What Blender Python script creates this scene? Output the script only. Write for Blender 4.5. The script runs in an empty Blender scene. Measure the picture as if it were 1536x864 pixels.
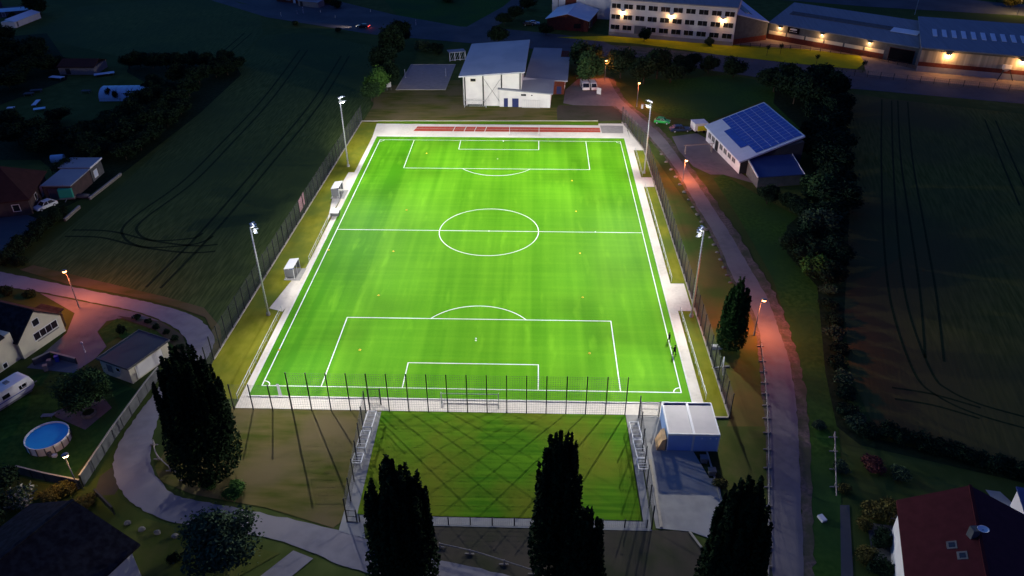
import bpy, bmesh, math, random
from mathutils import Vector, Matrix, noise
sc = bpy.context.scene
COL = sc.collection
R = math.radians
V = Vector

# ------------------------------------------------------------------ camera
F_PX, CAM = 1140.29858, V((8.27597, -124.08324, 66.11914))
PITCH, YAW, ROLL = 0.56309, -0.03271, -0.0041
FW = V((math.sin(YAW)*math.cos(PITCH), math.cos(YAW)*math.cos(PITCH), -math.sin(PITCH)))
RT = V((math.cos(YAW), -math.sin(YAW), 0)); UP = RT.cross(FW)
RT2 = RT*math.cos(ROLL)+UP*math.sin(ROLL); UP2 = -RT*math.sin(ROLL)+UP*math.cos(ROLL)
cam = bpy.data.objects.new('camera', bpy.data.cameras.new('camera')); COL.objects.link(cam)
cam.data.sensor_width = 36; cam.data.lens = F_PX/1536*36
cam.data.clip_start = 1; cam.data.clip_end = 4000
m = Matrix((RT2, UP2, -FW)).transposed().to_4x4(); m.translation = CAM
cam.matrix_world = m; sc.camera = cam

def at(px, py, z=0.0):
    """photo measurement (1536x864) -> point of the site at height z"""
    d = FW*F_PX + RT2*(px-768) + UP2*(432-py)
    return CAM + d*((z-CAM.z)/d.z)

# ------------------------------------------------------------------ materials
MATS = {}
def mat(name, c1, c2=None, scale=1.0, rough=0.85, c3=None, scale2=0.1, stretch=(1, 1, 1), metal=0.0, bump=0.0,
        lo=0.35, hi=0.65, spec=0.3, emit=None, estr=1.0, mix2=0.5, detail=4, rot=None):
    if name in MATS: return MATS[name]
    m = bpy.data.materials.new(name); m.use_nodes = True
    nt = m.node_tree; N = nt.nodes; L = nt.links
    b = N['Principled BSDF']; b.inputs['Roughness'].default_value = rough
    b.inputs['Metallic'].default_value = metal
    b.inputs['Specular IOR Level'].default_value = spec if rough < .8 else spec*.15
    b.inputs['Base Color'].default_value = (*c1, 1)
    if emit:
        b.inputs['Emission Color'].default_value = (*emit, 1); b.inputs['Emission Strength'].default_value = estr
    if c2 is not None:
        geo = N.new('ShaderNodeNewGeometry'); mp = N.new('ShaderNodeMapping'); mp.inputs['Scale'].default_value = stretch
        if rot is not None:                              # rows run along this heading
            mp.vector_type = 'TEXTURE'; mp.inputs['Rotation'].default_value = (0, 0, rot)
        L.new(geo.outputs['Position'], mp.inputs['Vector'])
        n1 = N.new('ShaderNodeTexNoise'); n1.inputs['Scale'].default_value = scale; n1.inputs['Detail'].default_value = detail
        L.new(mp.outputs[0], n1.inputs['Vector'])
        r1 = N.new('ShaderNodeMapRange'); r1.inputs['From Min'].default_value = lo; r1.inputs['From Max'].default_value = hi
        L.new(n1.outputs['Fac'], r1.inputs['Value'])
        mx = N.new('ShaderNodeMix'); mx.data_type = 'RGBA'
        mx.inputs['A'].default_value = (*c1, 1); mx.inputs['B'].default_value = (*c2, 1)
        L.new(r1.outputs[0], mx.inputs['Factor']); out = mx.outputs['Result']
        if c3 is not None:
            n2 = N.new('ShaderNodeTexNoise'); n2.inputs['Scale'].default_value = scale2; n2.inputs['Detail'].default_value = 5
            L.new(geo.outputs['Position'], n2.inputs['Vector'])
            r2 = N.new('ShaderNodeMapRange'); r2.inputs['From Min'].default_value = 0.42; r2.inputs['From Max'].default_value = 0.62
            r2.inputs['To Max'].default_value = mix2*2 if mix2 <= .5 else 1
            L.new(n2.outputs['Fac'], r2.inputs['Value'])
            m2 = N.new('ShaderNodeMix'); m2.data_type = 'RGBA'; m2.inputs['B'].default_value = (*c3, 1)
            L.new(out, m2.inputs['A']); L.new(r2.outputs[0], m2.inputs['Factor']); out = m2.outputs['Result']
        L.new(out, b.inputs['Base Color'])
        if bump > 0:
            bp = N.new('ShaderNodeBump'); bp.inputs['Strength'].default_value = min(1, bump); bp.inputs['Distance'].default_value = 0.05*max(1, bump)
            L.new(n1.outputs['Fac'], bp.inputs['Height']); L.new(bp.outputs[0], b.inputs['Normal'])
    MATS[name] = m
    return m

def turf_mat():
    """artificial turf: rolls laid lengthways with faint brushed streaks"""
    m = bpy.data.materials.new('artificial_turf'); m.use_nodes = True
    nt = m.node_tree; N = nt.nodes; L = nt.links; b = N['Principled BSDF']
    b.inputs['Roughness'].default_value = 0.75; b.inputs['Specular IOR Level'].default_value = 0.04
    geo = N.new('ShaderNodeNewGeometry')
    def nz(sx, sy, s, det=3):
        mp = N.new('ShaderNodeMapping'); mp.inputs['Scale'].default_value = (sx, sy, 1)
        L.new(geo.outputs['Position'], mp.inputs['Vector'])
        n = N.new('ShaderNodeTexNoise'); n.inputs['Scale'].default_value = s; n.inputs['Detail'].default_value = det
        L.new(mp.outputs[0], n.inputs['Vector']); return n.outputs['Fac']
    def rng(v, a, b_, c=0, d=1):
        r = N.new('ShaderNodeMapRange'); r.inputs[1].default_value = a; r.inputs[2].default_value = b_
        r.inputs[3].default_value = c; r.inputs[4].default_value = d; L.new(v, r.inputs[0]); return r.outputs[0]
    def math_(op, a, b_):
        n = N.new('ShaderNodeMath'); n.operation = op; n.use_clamp = True
        for i, x in enumerate((a, b_)):
            if isinstance(x, float): n.inputs[i].default_value = x
            else: L.new(x, n.inputs[i])
        return n.outputs[0]
    streak = rng(nz(1, .035, .55), .40, .66)           # long brushed streaks
    roll = rng(nz(1, .0, .26, 0), .44, .50)            # edges of the laid rolls
    cloud = rng(nz(1, 1, .06), .38, .62)               # infill clouds
    cross = rng(nz(.04, 1, .9), .45, .62)
    fine = rng(nz(1, 1, 6.0, 2), .3, .7)
    f = math_('ADD', math_('MULTIPLY', streak, .28), math_('MULTIPLY', roll, .14))
    f = math_('ADD', f, math_('MULTIPLY', cloud, .20))
    f = math_('ADD', f, math_('MULTIPLY', cross, .12))
    f = math_('ADD', f, math_('MULTIPLY', fine, .14))
    sx = N.new('ShaderNodeSeparateXYZ'); L.new(geo.outputs['Position'], sx.inputs[0])
    edge = rng(sx.outputs['X'], -20.2, -19.4)           # the outermost left rolls are brushed the other way
    f = math_('SUBTRACT', math_('ADD', f, .12), math_('MULTIPLY', math_('SUBTRACT', 1.0, edge), .34))
    scuff = rng(nz(1, .22, .5, 5), .60, .72)
    f = math_('ADD', f, math_('MULTIPLY', scuff, .35))
    mx = N.new('ShaderNodeMix'); mx.data_type = 'RGBA'
    mx.inputs['A'].default_value = (.044, .195, .003, 1); mx.inputs['B'].default_value = (.125, .345, .012, 1)
    L.new(f, mx.inputs['Factor']); L.new(mx.outputs['Result'], b.inputs['Base Color'])
    return m

M_turf = turf_mat()
M_line = mat('pitch_line_white', (.80, .82, .78), (.68, .74, .62), 3, .7)
M_ground = mat('meadow_grass', (.055, .080, .018), (.085, .112, .028), .35, .95, c3=(.045, .072, .018), scale2=.03, bump=.4)
M_crop = mat('crop_green', (.048, .078, .020), (.100, .135, .038), 2.2, .95, c3=(.050, .080, .026), scale2=.025, stretch=(9, .8, 1), bump=.6, lo=.38, hi=.62, rot=1.54)
M_crop2 = mat('crop_brown', (.080, .088, .018), (.150, .138, .032), 1.6, .95, c3=(.082, .076, .028), scale2=.022, stretch=(9, .8, 1), bump=.6, lo=.38, hi=.62, rot=1.33)
M_track = mat('wheel_track_soil', (.016, .030, .011), (.026, .042, .016), 1.5, .95)
M_lawn = mat('lawn_green', (.028, .080, .012), (.056, .125, .020), 1.4, .95, c3=(.030, .080, .020), scale2=.06, bump=.3)
M_verge = mat('verge_olive', (.17, .18, .012), (.24, .235, .022), .7, .95, c3=(.110, .150, .020), scale2=.1, stretch=(1, .5, 1), bump=.3)
M_mown = mat('verge_dull', (.070, .095, .018), (.105, .110, .028), .5, .95, c3=(.060, .085, .018), scale2=.08, bump=.3)
M_bare = mat('bare_soil_grass', (.150, .120, .040), (.070, .085, .012), .7, .95, c3=(.150, .118, .055), scale2=.12, stretch=(.22, 1, 1), bump=.5)
M_bank = mat('brown_bank', (.150, .105, .030), (.120, .100, .028), .25, .95, c3=(.050, .115, .018), scale2=.09, bump=.4, mix2=.4)
M_dark = mat('dark_earth', (.070, .062, .045), (.050, .055, .030), .4, .95, c3=(.085, .072, .055), scale2=.08)
M_train = mat('training_grass', (.046, .160, .004), (.105, .260, .008), 1.3, .9, c3=(.150, .190, .012), scale2=.09, stretch=(.05, 1, 1), bump=.3)
M_pave = mat('concrete_pavers', (.68, .63, .54), (.60, .55, .47), 2.2, .85, c3=(.72, .67, .58), scale2=.2)
M_kerb = mat('kerb_white', (.72, .70, .64), (.62, .60, .55), 2, .8)
M_kerb2 = mat('kerb_stone', (.42, .38, .30), (.36, .33, .27), 2, .8)
M_conc = mat('grey_concrete', (.34, .335, .31), (.28, .275, .26), .8, .85, c3=(.33, .33, .32), scale2=.15)
M_asph = mat('path_asphalt', (.185, .17, .175), (.15, .14, .145), 1.0, .85, c3=(.21, .19, .19), scale2=.12)
M_road = mat('road_asphalt', (.085, .09, .10), (.07, .075, .085), .8, .8, c3=(.10, .105, .115), scale2=.1)
M_lane = mat('lane_light', (.26, .25, .27), (.22, .21, .23), .7, .85, c3=(.29, .27, .28), scale2=.1)
M_gravel = mat('gravel_shoulder', (.19, .14, .12), (.10, .09, .07), 2.5, .95, c3=(.08, .085, .05), scale2=.35)
M_track_red = mat('tartan_red', (.46, .085, .050), (.38, .065, .042), 1.5, .85)
M_sand = mat('sand', (.36, .31, .30), (.31, .27, .26), .8, .95)
M_white = mat('white_paint', (.78, .78, .77), (.70, .70, .69), .7, .5)
M_cream = mat('cream_render', (.62, .58, .44), (.56, .52, .40), .6, .8)
M_render = mat('white_render', (.72, .71, .68), (.64, .63, .61), .5, .8)
M_steel = mat('galvanised_steel', (.55, .56, .57), (.45, .46, .47), 3, .45, metal=.3)
M_alu = mat('white_aluminium', (.80, .80, .80), rough=.4)
M_anth = mat('anthracite_steel', (.022, .025, .027), rough=.5)
M_fence = mat('fence_wire', (.10, .10, .105), rough=.6)
M_net = mat('net_cord', (.05, .07, .05), rough=.8)
M_roofm = mat('metal_roof', (.40, .42, .47), (.35, .37, .42), .25, .55, stretch=(1, .2, 1), c3=(.43, .45, .49), scale2=.12)
M_roofd = mat('felt_roof', (.27, .29, .33), (.22, .24, .28), .3, .8, c3=(.30, .32, .35), scale2=.15)
M_roofbright = mat('blue_white_roof', (.62, .70, .80), (.55, .63, .74), .3, .5)
M_roofhall = mat('corrugated_roof', (.20, .23, .27), (.165, .19, .23), .5, .6, stretch=(3, .2, 1))
M_brick = mat('red_brick', (.17, .050, .032), (.12, .038, .028), 1.5, .9)
M_pv = mat('solar_glass', (.012, .045, .30), (.015, .055, .34), .4, .25, spec=.6)
M_pvline = mat('panel_frame', (.30, .36, .55), rough=.4)
M_lean = mat('blue_sheet_roof', (.035, .060, .17), (.03, .05, .15), .5, .5)
M_whiteroof = mat('white_sheet_roof', (.60, .66, .72), (.54, .60, .66), .6, .5)
M_tiledark = mat('dark_roof_tiles', (.012, .011, .014), (.020, .019, .023), 2.2, .85, c3=(.07, .08, .09), scale2=1.4, mix2=.10)
M_tilered = mat('dark_red_tiles', (.060, .014, .018), (.046, .011, .014), 1.2, .85)
M_tilebrown = mat('brown_red_tiles', (.060, .028, .024), (.045, .022, .020), 1.0, .85)
M_glass = mat('dark_glass', (.012, .014, .018), rough=.15, spec=.6)
M_navy = mat('navy_door', (.02, .03, .12), rough=.5)
M_bark = mat('bark', (.055, .045, .035), (.04, .032, .026), 4, .95)
M_poplar = mat('poplar_leaves', (.010, .020, .009), (.016, .032, .012), .9, .9, spec=.1)
M_leaf = mat('tree_leaves', (.022, .050, .022), (.038, .078, .028), .6, .9, spec=.15)
M_leafd = mat('dark_leaves', (.012, .024, .014), (.020, .040, .020), .6, .9, spec=.1)
M_leafg = mat('fresh_leaves', (.045, .11, .025), (.07, .15, .03), .7, .9, spec=.15)
M_leafgr = mat('greyish_leaves', (.036, .064, .034), (.054, .085, .044), .6, .9, spec=.15)
M_leafb = mat('autumn_leaves', (.085, .085, .025), (.12, .10, .03), .7, .9, spec=.15)
M_blossom = mat('white_blossom', (.55, .58, .60), rough=.9)
M_rape = mat('yellow_meadow', (.52, .46, .008), (.42, .40, .010), .6, .9, c3=(.34, .36, .012), scale2=.12)
M_water = mat('pool_cover_blue', (.015, .36, .74), (.02, .40, .78), .8, .35, spec=.5)
M_tunnel = mat('polythene_film', (.42, .66, .80), (.34, .56, .70), .5, .45)
M_stone = mat('field_stone', (.20, .19, .17), (.14, .135, .12), 2, .9)
M_ply = mat('plywood', (.80, .50, .24), (.72, .44, .20), 2, .7)
M_tyre = mat('tyre_rubber', (.015, .015, .016), rough=.85)
M_skin = mat('skin', (.45, .28, .20), rough=.6)
M_black = mat('black_cloth', (.010, .010, .012), rough=.9)
M_grey = mat('grey_plastic', (.16, .165, .18), rough=.6)
M_blue = mat('blue_plastic', (.03, .08, .45), rough=.5)
M_yel = mat('yellow_plastic', (.75, .55, .03), rough=.5)
M_yelp = mat('yellow_paint', (.55, .50, .02), rough=.5)
M_greenp = mat('green_paint', (.02, .26, .20), rough=.6)
M_cargreen = mat('bright_green_car_paint', (.03, .42, .08), rough=.3, spec=.5)
M_carblue = mat('dark_blue_car_paint', (.02, .035, .08), rough=.3, spec=.5)
M_carblack = mat('black_car_paint', (.01, .01, .012), rough=.3, spec=.5)
M_wood = mat('weathered_wood', (.32, .29, .26), (.24, .22, .20), 3, .85)
M_barn = mat('dark_cladding', (.04, .045, .055), (.03, .035, .045), 1, .8)
M_contblue = mat('container_blue_white', (.30, .46, .78), (.27, .42, .72), .8, .5)
M_wallbrown = mat('dull_brown_wall', (.085, .060, .060), (.065, .05, .05), 1, .9)
M_hfloor = mat('hedge_dark_ground', (.010, .022, .010), (.022, .040, .018), 1.2, .95)  # dark tone that deepens the ground beneath hedges and trees
M_clad = mat('ribbed_cladding', (.46, .40, .30), (.20, .18, .14), .9, .7, stretch=(1, .02, .02))
M_controof = mat('container_roof_sheet', (.56, .53, .50), (.50, .475, .45), .5, .7)
M_pink = mat('banner_print', (.50, .30, .33), (.42, .20, .26), 2, .7)
M_slate = mat('grey_panel', (.12, .125, .13), (.09, .095, .10), 1, .85)
M_terra = mat('terrace_pavers', (.20, .15, .14), (.16, .12, .11), 1.2, .85)
M_led = mat('led_lens', (.9, .9, .9), emit=(.92, .97, 1.0), estr=14)
M_sodium = mat('sodium_globe', (.9, .6, .3), emit=(1.0, .42, .12), estr=14)
M_warm = mat('warm_globe', (.9, .8, .5), emit=(1.0, .72, .34), estr=16)
M_walllamp = mat('wall_lamp_lens', (.9, .8, .5), emit=(1.0, .66, .28), estr=14)
M_tail = mat('tail_light', (.8, .05, .05), emit=(1.0, .08, .06), estr=6)
M_head = mat('head_light', (.9, .9, .8), emit=(1.0, .9, .75), estr=5)

# ------------------------------------------------------------------ mesh tools
def zb(z): return V((0, 0, z))
class MB:
    def __init__(s): s.v = []; s.f = []
    def poly(s, pts):
        i = len(s.v); s.v += [V(p) for p in pts]; s.f.append(tuple(range(i, i+len(pts)))); return s
    def hexa(s, c):                                    # 8 corners: bottom 4 (ccw) then top 4
        i = len(s.v); s.v += [V(p) for p in c]
        for f in ((3, 2, 1, 0), (4, 5, 6, 7), (0, 1, 5, 4), (1, 2, 6, 5), (2, 3, 7, 6), (3, 0, 4, 7)): s.f.append(tuple(i+k for k in f))
        return s
    def box(s, c, dx, dy, dz, ang=0):                  # c = centre of the base
        c = V(c); u = V((math.cos(ang), math.sin(ang), 0)); w = V((-u.y, u.x, 0))
        q = [c-u*dx/2-w*dy/2, c+u*dx/2-w*dy/2, c+u*dx/2+w*dy/2, c-u*dx/2+w*dy/2]
        return s.hexa(q+[p+zb(dz) for p in q])
    def bar(s, a, b, w, h, up=V((0, 0, 1))):           # square bar from a to b
        a = V(a); b = V(b); d = (b-a).normalized(); x = d.cross(up)
        if x.length < 1e-4: x = d.cross(V((1, 0, 0)))
        x.normalize(); y = x.cross(d).normalized(); x = x*w/2; y = y*h/2
        i = len(s.v); s.v += [a-x-y, a+x-y, a+x+y, a-x+y, b-x-y, b+x-y, b+x+y, b-x+y]
        for f in ((3, 2, 1, 0), (4, 5, 6, 7), (0, 1, 5, 4), (1, 2, 6, 5), (2, 3, 7, 6), (3, 0, 4, 7)): s.f.append(tuple(i+k for k in f))
        return s
    def tube(s, a, b, r0, r1=None, n=6):
        r1 = r0 if r1 is None else r1; a = V(a); b = V(b); d = (b-a).normalized()
        x = d.cross(V((0, 0, 1))) if abs(d.z) < .95 else d.cross(V((1, 0, 0))); x.normalize(); y = d.cross(x)
        i = len(s.v)
        for p, r in ((a, r0), (b, r1)):
            for k in range(n):
                t = 2*math.pi*k/n; s.v.append(p+x*math.cos(t)*r+y*math.sin(t)*r)
        for k in range(n): s.f.append((i+k, i+(k+1) % n, i+n+(k+1) % n, i+n+k))
        s.f.append(tuple(i+k for k in reversed(range(n)))); s.f.append(tuple(i+n+k for k in range(n)))
        return s
    def path(s, pts, r, n=6):
        for a, b in zip(pts, pts[1:]): s.tube(a, b, r, r, n)
        return s
    def prism(s, pts, z0, z1):                          # footprint extruded upwards
        n = len(pts); i = len(s.v); P = [V((p[0], p[1], 0)) for p in pts]
        ar = sum(P[k].x*P[(k+1) % n].y-P[(k+1) % n].x*P[k].y for k in range(n))
        if ar < 0: P.reverse()
        s.v += [p+zb(z0) for p in P]+[p+zb(z1) for p in P]
        s.f.append(tuple(i+k for k in reversed(range(n)))); s.f.append(tuple(i+n+k for k in range(n)))
        for k in range(n): s.f.append((i+k, i+(k+1) % n, i+n+(k+1) % n, i+n+k))
        return s
    def slab(s, pts, t):                                # a tilted sheet with thickness t below it
        n = len(pts); i = len(s.v); P = [V(p) for p in pts]
        nz_ = (P[1]-P[0]).cross(P[2]-P[0]).z
        if nz_ < 0: P.reverse()
        s.v += [p-zb(t) for p in P]+P
        s.f.append(tuple(i+k for k in reversed(range(n)))); s.f.append(tuple(i+n+k for k in range(n)))
        for k in range(n): s.f.append((i+k, i+(k+1) % n, i+n+(k+1) % n, i+n+k))
        return s
    def ball(s, c, rx, ry=None, rz=None, n=10, m=6, half=False):
        ry = ry or rx; rz = rz or rx; c = V(c); i = len(s.v)
        for a in range(m+1):
            ph = (math.pi/2 if half else math.pi)*a/m
            for k in range(n):
                t = 2*math.pi*k/n; s.v.append(c+V((rx*math.sin(ph)*math.cos(t), ry*math.sin(ph)*math.sin(t), rz*math.cos(ph))))
        for a in range(m):
            for k in range(n): s.f.append((i+a*n+k, i+(a+1)*n+k, i+(a+1)*n+(k+1) % n, i+a*n+(k+1) % n))
        return s
    def loft(s, rings, cap=True):
        i = len(s.v); n = len(rings[0])
        for r in rings: s.v += [V(p) for p in r]
        for a in range(len(rings)-1):
            for k in range(n): s.f.append((i+a*n+k, i+a*n+(k+1) % n, i+(a+1)*n+(k+1) % n, i+(a+1)*n+k))
        if cap:
            s.f.append(tuple(i+k for k in reversed(range(n)))); j = i+(len(rings)-1)*n; s.f.append(tuple(j+k for k in range(n)))
        return s
    def build(s, name, material, parent=None, bevel=0, smooth=False, kind=None, label=None):
        me = bpy.data.meshes.new(name)
        off = parent_world(parent)
        me.from_pydata([tuple(p-off) for p in s.v], [], s.f); me.materials.append(material)
        bm = bmesh.new(); bm.from_mesh(me)
        bmesh.ops.remove_doubles(bm, verts=bm.verts, dist=1e-5) if smooth else None
        bmesh.ops.recalc_face_normals(bm, faces=bm.faces)
        bm.to_mesh(me); bm.free()
        if smooth: me.polygons.foreach_set('use_smooth', [True]*len(me.polygons))
        o = bpy.data.objects.new(name, me); COL.objects.link(o)
        if parent: o.parent = parent
        if bevel:
            b = o.modifiers.new('bevel', 'BEVEL'); b.width = bevel; b.segments = 2; b.limit_method = 'ANGLE'
        if kind: o['kind'] = kind
        if label: o['label'] = label
        return o
def parent_world(p):
    o = V((0, 0, 0))
    while p is not None: o = o+V(p.location); p = p.parent
    return o
def thing(name, label, cat, loc=(0, 0, 0), group=None):
    o = bpy.data.objects.new(name, None); COL.objects.link(o); o.location = loc
    o.empty_display_size = .5
    return tag(o, label, cat, group)
def tag(o, label, cat, group=None):
    o['label'] = label; o['category'] = cat
    if group: o['group'] = group
    return o
def children(o): return [c for c in bpy.data.objects if c.parent == o]
def dup(o, loc, rz=0, label=None, group=None, scale=None):
    kids = KIDS.get(o.name) or [(c, children(c)) for c in children(o)]
    KIDS[o.name] = kids
    r = o.copy(); COL.objects.link(r); r.location = loc; r.rotation_euler = (0, 0, rz)
    if scale: r.scale = scale
    if label: r['label'] = label
    if group: r['group'] = group
    for c, gs in kids:
        d = c.copy(); COL.objects.link(d); d.parent = r
        for g in gs:
            e = g.copy(); COL.objects.link(e); e.parent = d
    return r
KIDS = {}

def smooth(pts, n=6):
    P = [V((p[0], p[1], 0)) for p in pts]; out = []
    for i in range(len(P)-1):
        p0 = P[max(i-1, 0)]; p1 = P[i]; p2 = P[i+1]; p3 = P[min(i+2, len(P)-1)]
        for k in range(n):
            t = k/n
            out.append(.5*((2*p1)+(p2-p0)*t+(2*p0-5*p1+4*p2-p3)*t*t+(3*p1-p0-3*p2+p3)*t**3))
    out.append(P[-1]); return out
LZ = [0.0]
def sheet(name, pts, material, z, px=True):
    P = [at(p[0], p[1]) if px else V((p[0], p[1], 0)) for p in pts]
    return MB().poly([V((p.x, p.y, z)) for p in P]).build(name, material, kind='structure')
def ribbon(name, left, right, material, z, jag=0, n=6, seed=1):
    rng = random.Random(seed)
    l = [at(p.x, p.y) for p in smooth(left, n)]; r = [at(p.x, p.y) for p in smooth(right, n)]
    if jag:
        l = [p+V((rng.uniform(-jag, jag), rng.uniform(-jag, jag), 0)) for p in l]; r = [p+V((rng.uniform(-jag, jag), rng.uniform(-jag, jag), 0)) for p in r]
    mb = MB(); k = min(len(l), len(r))
    for i in range(k-1):
        mb.poly([V((q.x, q.y, z)) for q in (l[i], r[i], r[i+1], l[i+1])])
    o = mb.build(name, material, kind='structure', smooth=False); return o
def strip(mb, pts, w, z):                              # world polyline of width w at height z
    P = [V((p[0], p[1], 0)) for p in pts]
    for i in range(len(P)-1):
        d = (P[i+1]-P[i]).normalized(); s_ = V((-d.y, d.x, 0))*w/2
        a = P[i]-d*0; b = P[i+1]+d*0
        mb.poly([V((q.x, q.y, z)) for q in (a-s_, b-s_, b+s_, a+s_)])
    return mb
def band(mb, pts, w, z):                               # mitred strip
    P = [V((p[0], p[1], 0)) for p in pts]; L_ = []; R_ = []
    for i, p in enumerate(P):
        d = ((P[min(i+1, len(P)-1)]-p).normalized()+(p-P[max(i-1, 0)]).normalized()).normalized(); s_ = V((-d.y, d.x, 0))*w/2
        L_.append(p+s_); R_.append(p-s_)
    for i in range(len(P)-1): mb.poly([V((q.x, q.y, z)) for q in (R_[i], R_[i+1], L_[i+1], L_[i])])
    return mb

# ------------------------------------------------------------------ the land
g = MB().poly([(-1500, -600, 0), (1500, -600, 0), (1500, 1500, 0), (-1500, 1500, 0)]).build('ground', M_ground, kind='structure')
sheet('crop_field', [(25, 402), (100, 345), (200, 262), (300, 165), (352, 98), (395, 52), (470, 50), (566, 72), (562, 100), (556, 160), (543, 181), (430, 360), (319, 538), (322, 500), (308, 474), (262, 458), (190, 440), (100, 424)], M_crop, .03)
sheet('meadow', [(30, 60), (120, 10), (330, -10), (390, 20), (395, 50), (352, 96), (300, 90), (180, 85), (80, 62)], M_crop, .03)
sheet('crop_field', [(1275, 140), (1330, 148), (1700, 190), (1900, 560), (1700, 720), (1536, 700), (1410, 660), (1310, 640), (1275, 560), (1262, 430), (1258, 300)], M_crop2, .03)
sheet('lawn', [(1085, 262), (1150, 300), (1205, 330), (1245, 420), (1252, 560), (1262, 700), (1262, 900), (1212, 900), (1205, 640), (1192, 520), (1160, 420), (1110, 330), (1070, 268)], M_lawn, .03)
sheet('lawn', [(960, 118), (1010, 120), (1090, 112), (1190, 130), (1250, 200), (1215, 210), (1145, 150), (1060, 183), (1000, 175), (975, 165), (955, 140)], M_lawn, .03)
sheet('lawn', [(560, -20), (790, -20), (720, 38), (690, 42), (600, 28)], M_lawn, .03)
sheet('lawn', [(1240, -20), (1700, -20), (1700, 20), (1500, 22), (1300, 8)], M_lawn, .03)
sheet('lawn', [(-40, 600), (60, 560), (150, 560), (215, 590), (100, 725), (30, 712), (-60, 700)], M_lawn, .03)
sheet('lawn', [(-60, 715), (120, 730), (170, 700), (178, 745), (220, 778), (290, 800), (420, 830), (360, 864), (250, 900), (-60, 900)], M_mown, .03)
# tractor tracks in the crop (pressed wheel lines)
mb = MB()
def wheel_lines(pts, gap=1.9, w=.5):
    P = [at(p.x, p.y) for p in smooth(pts, 8)]
    for s_ in (-1, 1):
        Q = []
        for i, p in enumerate(P):
            d = (P[min(i+1, len(P)-1)]-P[max(i-1, 0)]).normalized(); Q.append(p+V((-d.y, d.x, 0))*gap/2*s_)
        band(mb, Q, w, .045)
for pts in ([(456, 75), (400, 150), (340, 215), (280, 275), (205, 330), (196, 352), (225, 366), (290, 362), (312, 352)],
            [(518, 84), (470, 160), (400, 245), (310, 350), (230, 432)], [(103, 350), (160, 352), (220, 366), (285, 374), (325, 372)],
            [(372, 50), (340, 78), (310, 108)]): wheel_lines(pts, 2.5)
mb.build('wheel_tracks', M_track, kind='structure')
mb = MB()
for pts in ([(1330, 150), (1331, 250), (1338, 380), (1352, 470), (1385, 560), (1415, 590), (1470, 615), (1560, 640)], [(1354, 152), (1360, 240), (1376, 340), (1392, 440), (1402, 540)],
            [(1485, 180), (1510, 240), (1540, 310)], [(1340, 590), (1400, 600), (1470, 620)]): wheel_lines(pts, 2.4, .36)
mb.build('wheel_tracks', M_track, kind='structure')
# brown banks either side of the pitch
sheet('bank', [(945, 190), (962, 205), (1000, 262), (1045, 325), (1085, 385), (1118, 440), (1136, 495), (1146, 560), (1152, 650), (1155, 900), (1060, 900), (1050, 820), (1110, 800), (1085, 740), (1078, 690), (1090, 640), (1096, 622), (1010, 390), (935, 185)], M_bank, .035)
sheet('bank', [(1078, 640), (1100, 640), (1148, 640), (1155, 900), (1085, 900), (1105, 810), (1085, 745), (1078, 690)], M_mown, .045)
sheet('bare_ground', [(232, 700), (300, 600), (356, 612), (572, 614), (535, 765), (500, 792), (400, 762), (290, 742), (240, 722)], M_bare, .035)
sheet('bare_ground', [(560, 788), (960, 795), (1036, 797), (1054, 822), (1060, 900), (760, 900), (640, 840), (560, 810)], M_dark, .035)
sheet('bare_ground', [(560, 130), (690, 120), (700, 160), (830, 162), (860, 160), (935, 178), (880, 184), (545, 182), (560, 158)], M_bare, .035)
sheet('rough_verge', [(30, 405), (100, 426), (190, 443), (262, 460), (308, 476), (322, 505), (318, 540), (334, 520), (330, 490), (306, 462), (250, 446), (120, 415), (50, 398)], M_bare, .04)
# roads and paths
sheet('bare_ground', [(835, 163), (838, 158), (930, 160), (940, 180), (880, 183), (836, 182)], M_dark, .038)
sheet('road', [(300, -20), (360, 5), (420, 14), (560, 35), (700, 52), (860, 66), (870, 74), (800, 72), (690, 62), (560, 52), (400, 26), (250, -20)], M_road, .05)
sheet('road', [(300, -20), (345, 0), (560, 52), (740, 68), (880, 80), (960, 88), (900, 60), (840, 52), (740, 42), (690, 40), (590, 22), (500, 0), (440, -30)], M_road, .055)
sheet('road', [(690, 46), (735, 46), (800, 4), (830, -20), (790, -20), (755, 10)], M_road, .06)
sheet('road', [(1040, 78), (1160, 92), (1280, 108), (1536, 138), (1760, 168), (1760, 180), (1536, 156), (1400, 144), (1265, 132), (1150, 118), (1040, 102)], M_road, .05)
sheet('path', [(880, 66), (960, 70), (1160, 92), (1300, 106), (1536, 124), (1760, 150), (1760, 172), (1536, 142), (1280, 113), (1100, 96), (960, 92), (895, 84)], M_gravel, .045)
sheet('forecourt', [(1103, 66), (1375, 100), (1376, 108), (1536, 124), (1700, 140), (1700, 120), (1380, 96), (1296, 82), (1100, 62)], M_gravel, .055)
M_yard = mat('factory_yard', (.34, .24, .17), (.26, .19, .14), .8, .9, c3=(.20, .16, .13), scale2=.1)
sheet('yard', [(1100, 67), (1150, 57), (1375, 97), (1376, 112), (1330, 108), (1297, 97), (1290, 84), (1210, 74)], M_yard, .062)
sheet('yard', [(1372, 98), (1536, 116), (1700, 134), (1700, 152), (1536, 136), (1400, 123), (1300, 112), (1296, 98), (1330, 100)], M_yard, .068)
sheet('road', [(1070, -20), (1110, -4), (1200, 2), (1300, 10), (1536, 24), (1700, 34), (1700, 16), (1520, 6), (1400, -6)], M_road, .05)
sheet('meadow', [(835, 56), (913, 54), (1100, 68), (1210, 74), (1290, 84), (1297, 94), (1285, 104), (1200, 96), (1090, 84), (960, 66), (912, 63)], M_rape, .065)
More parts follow.
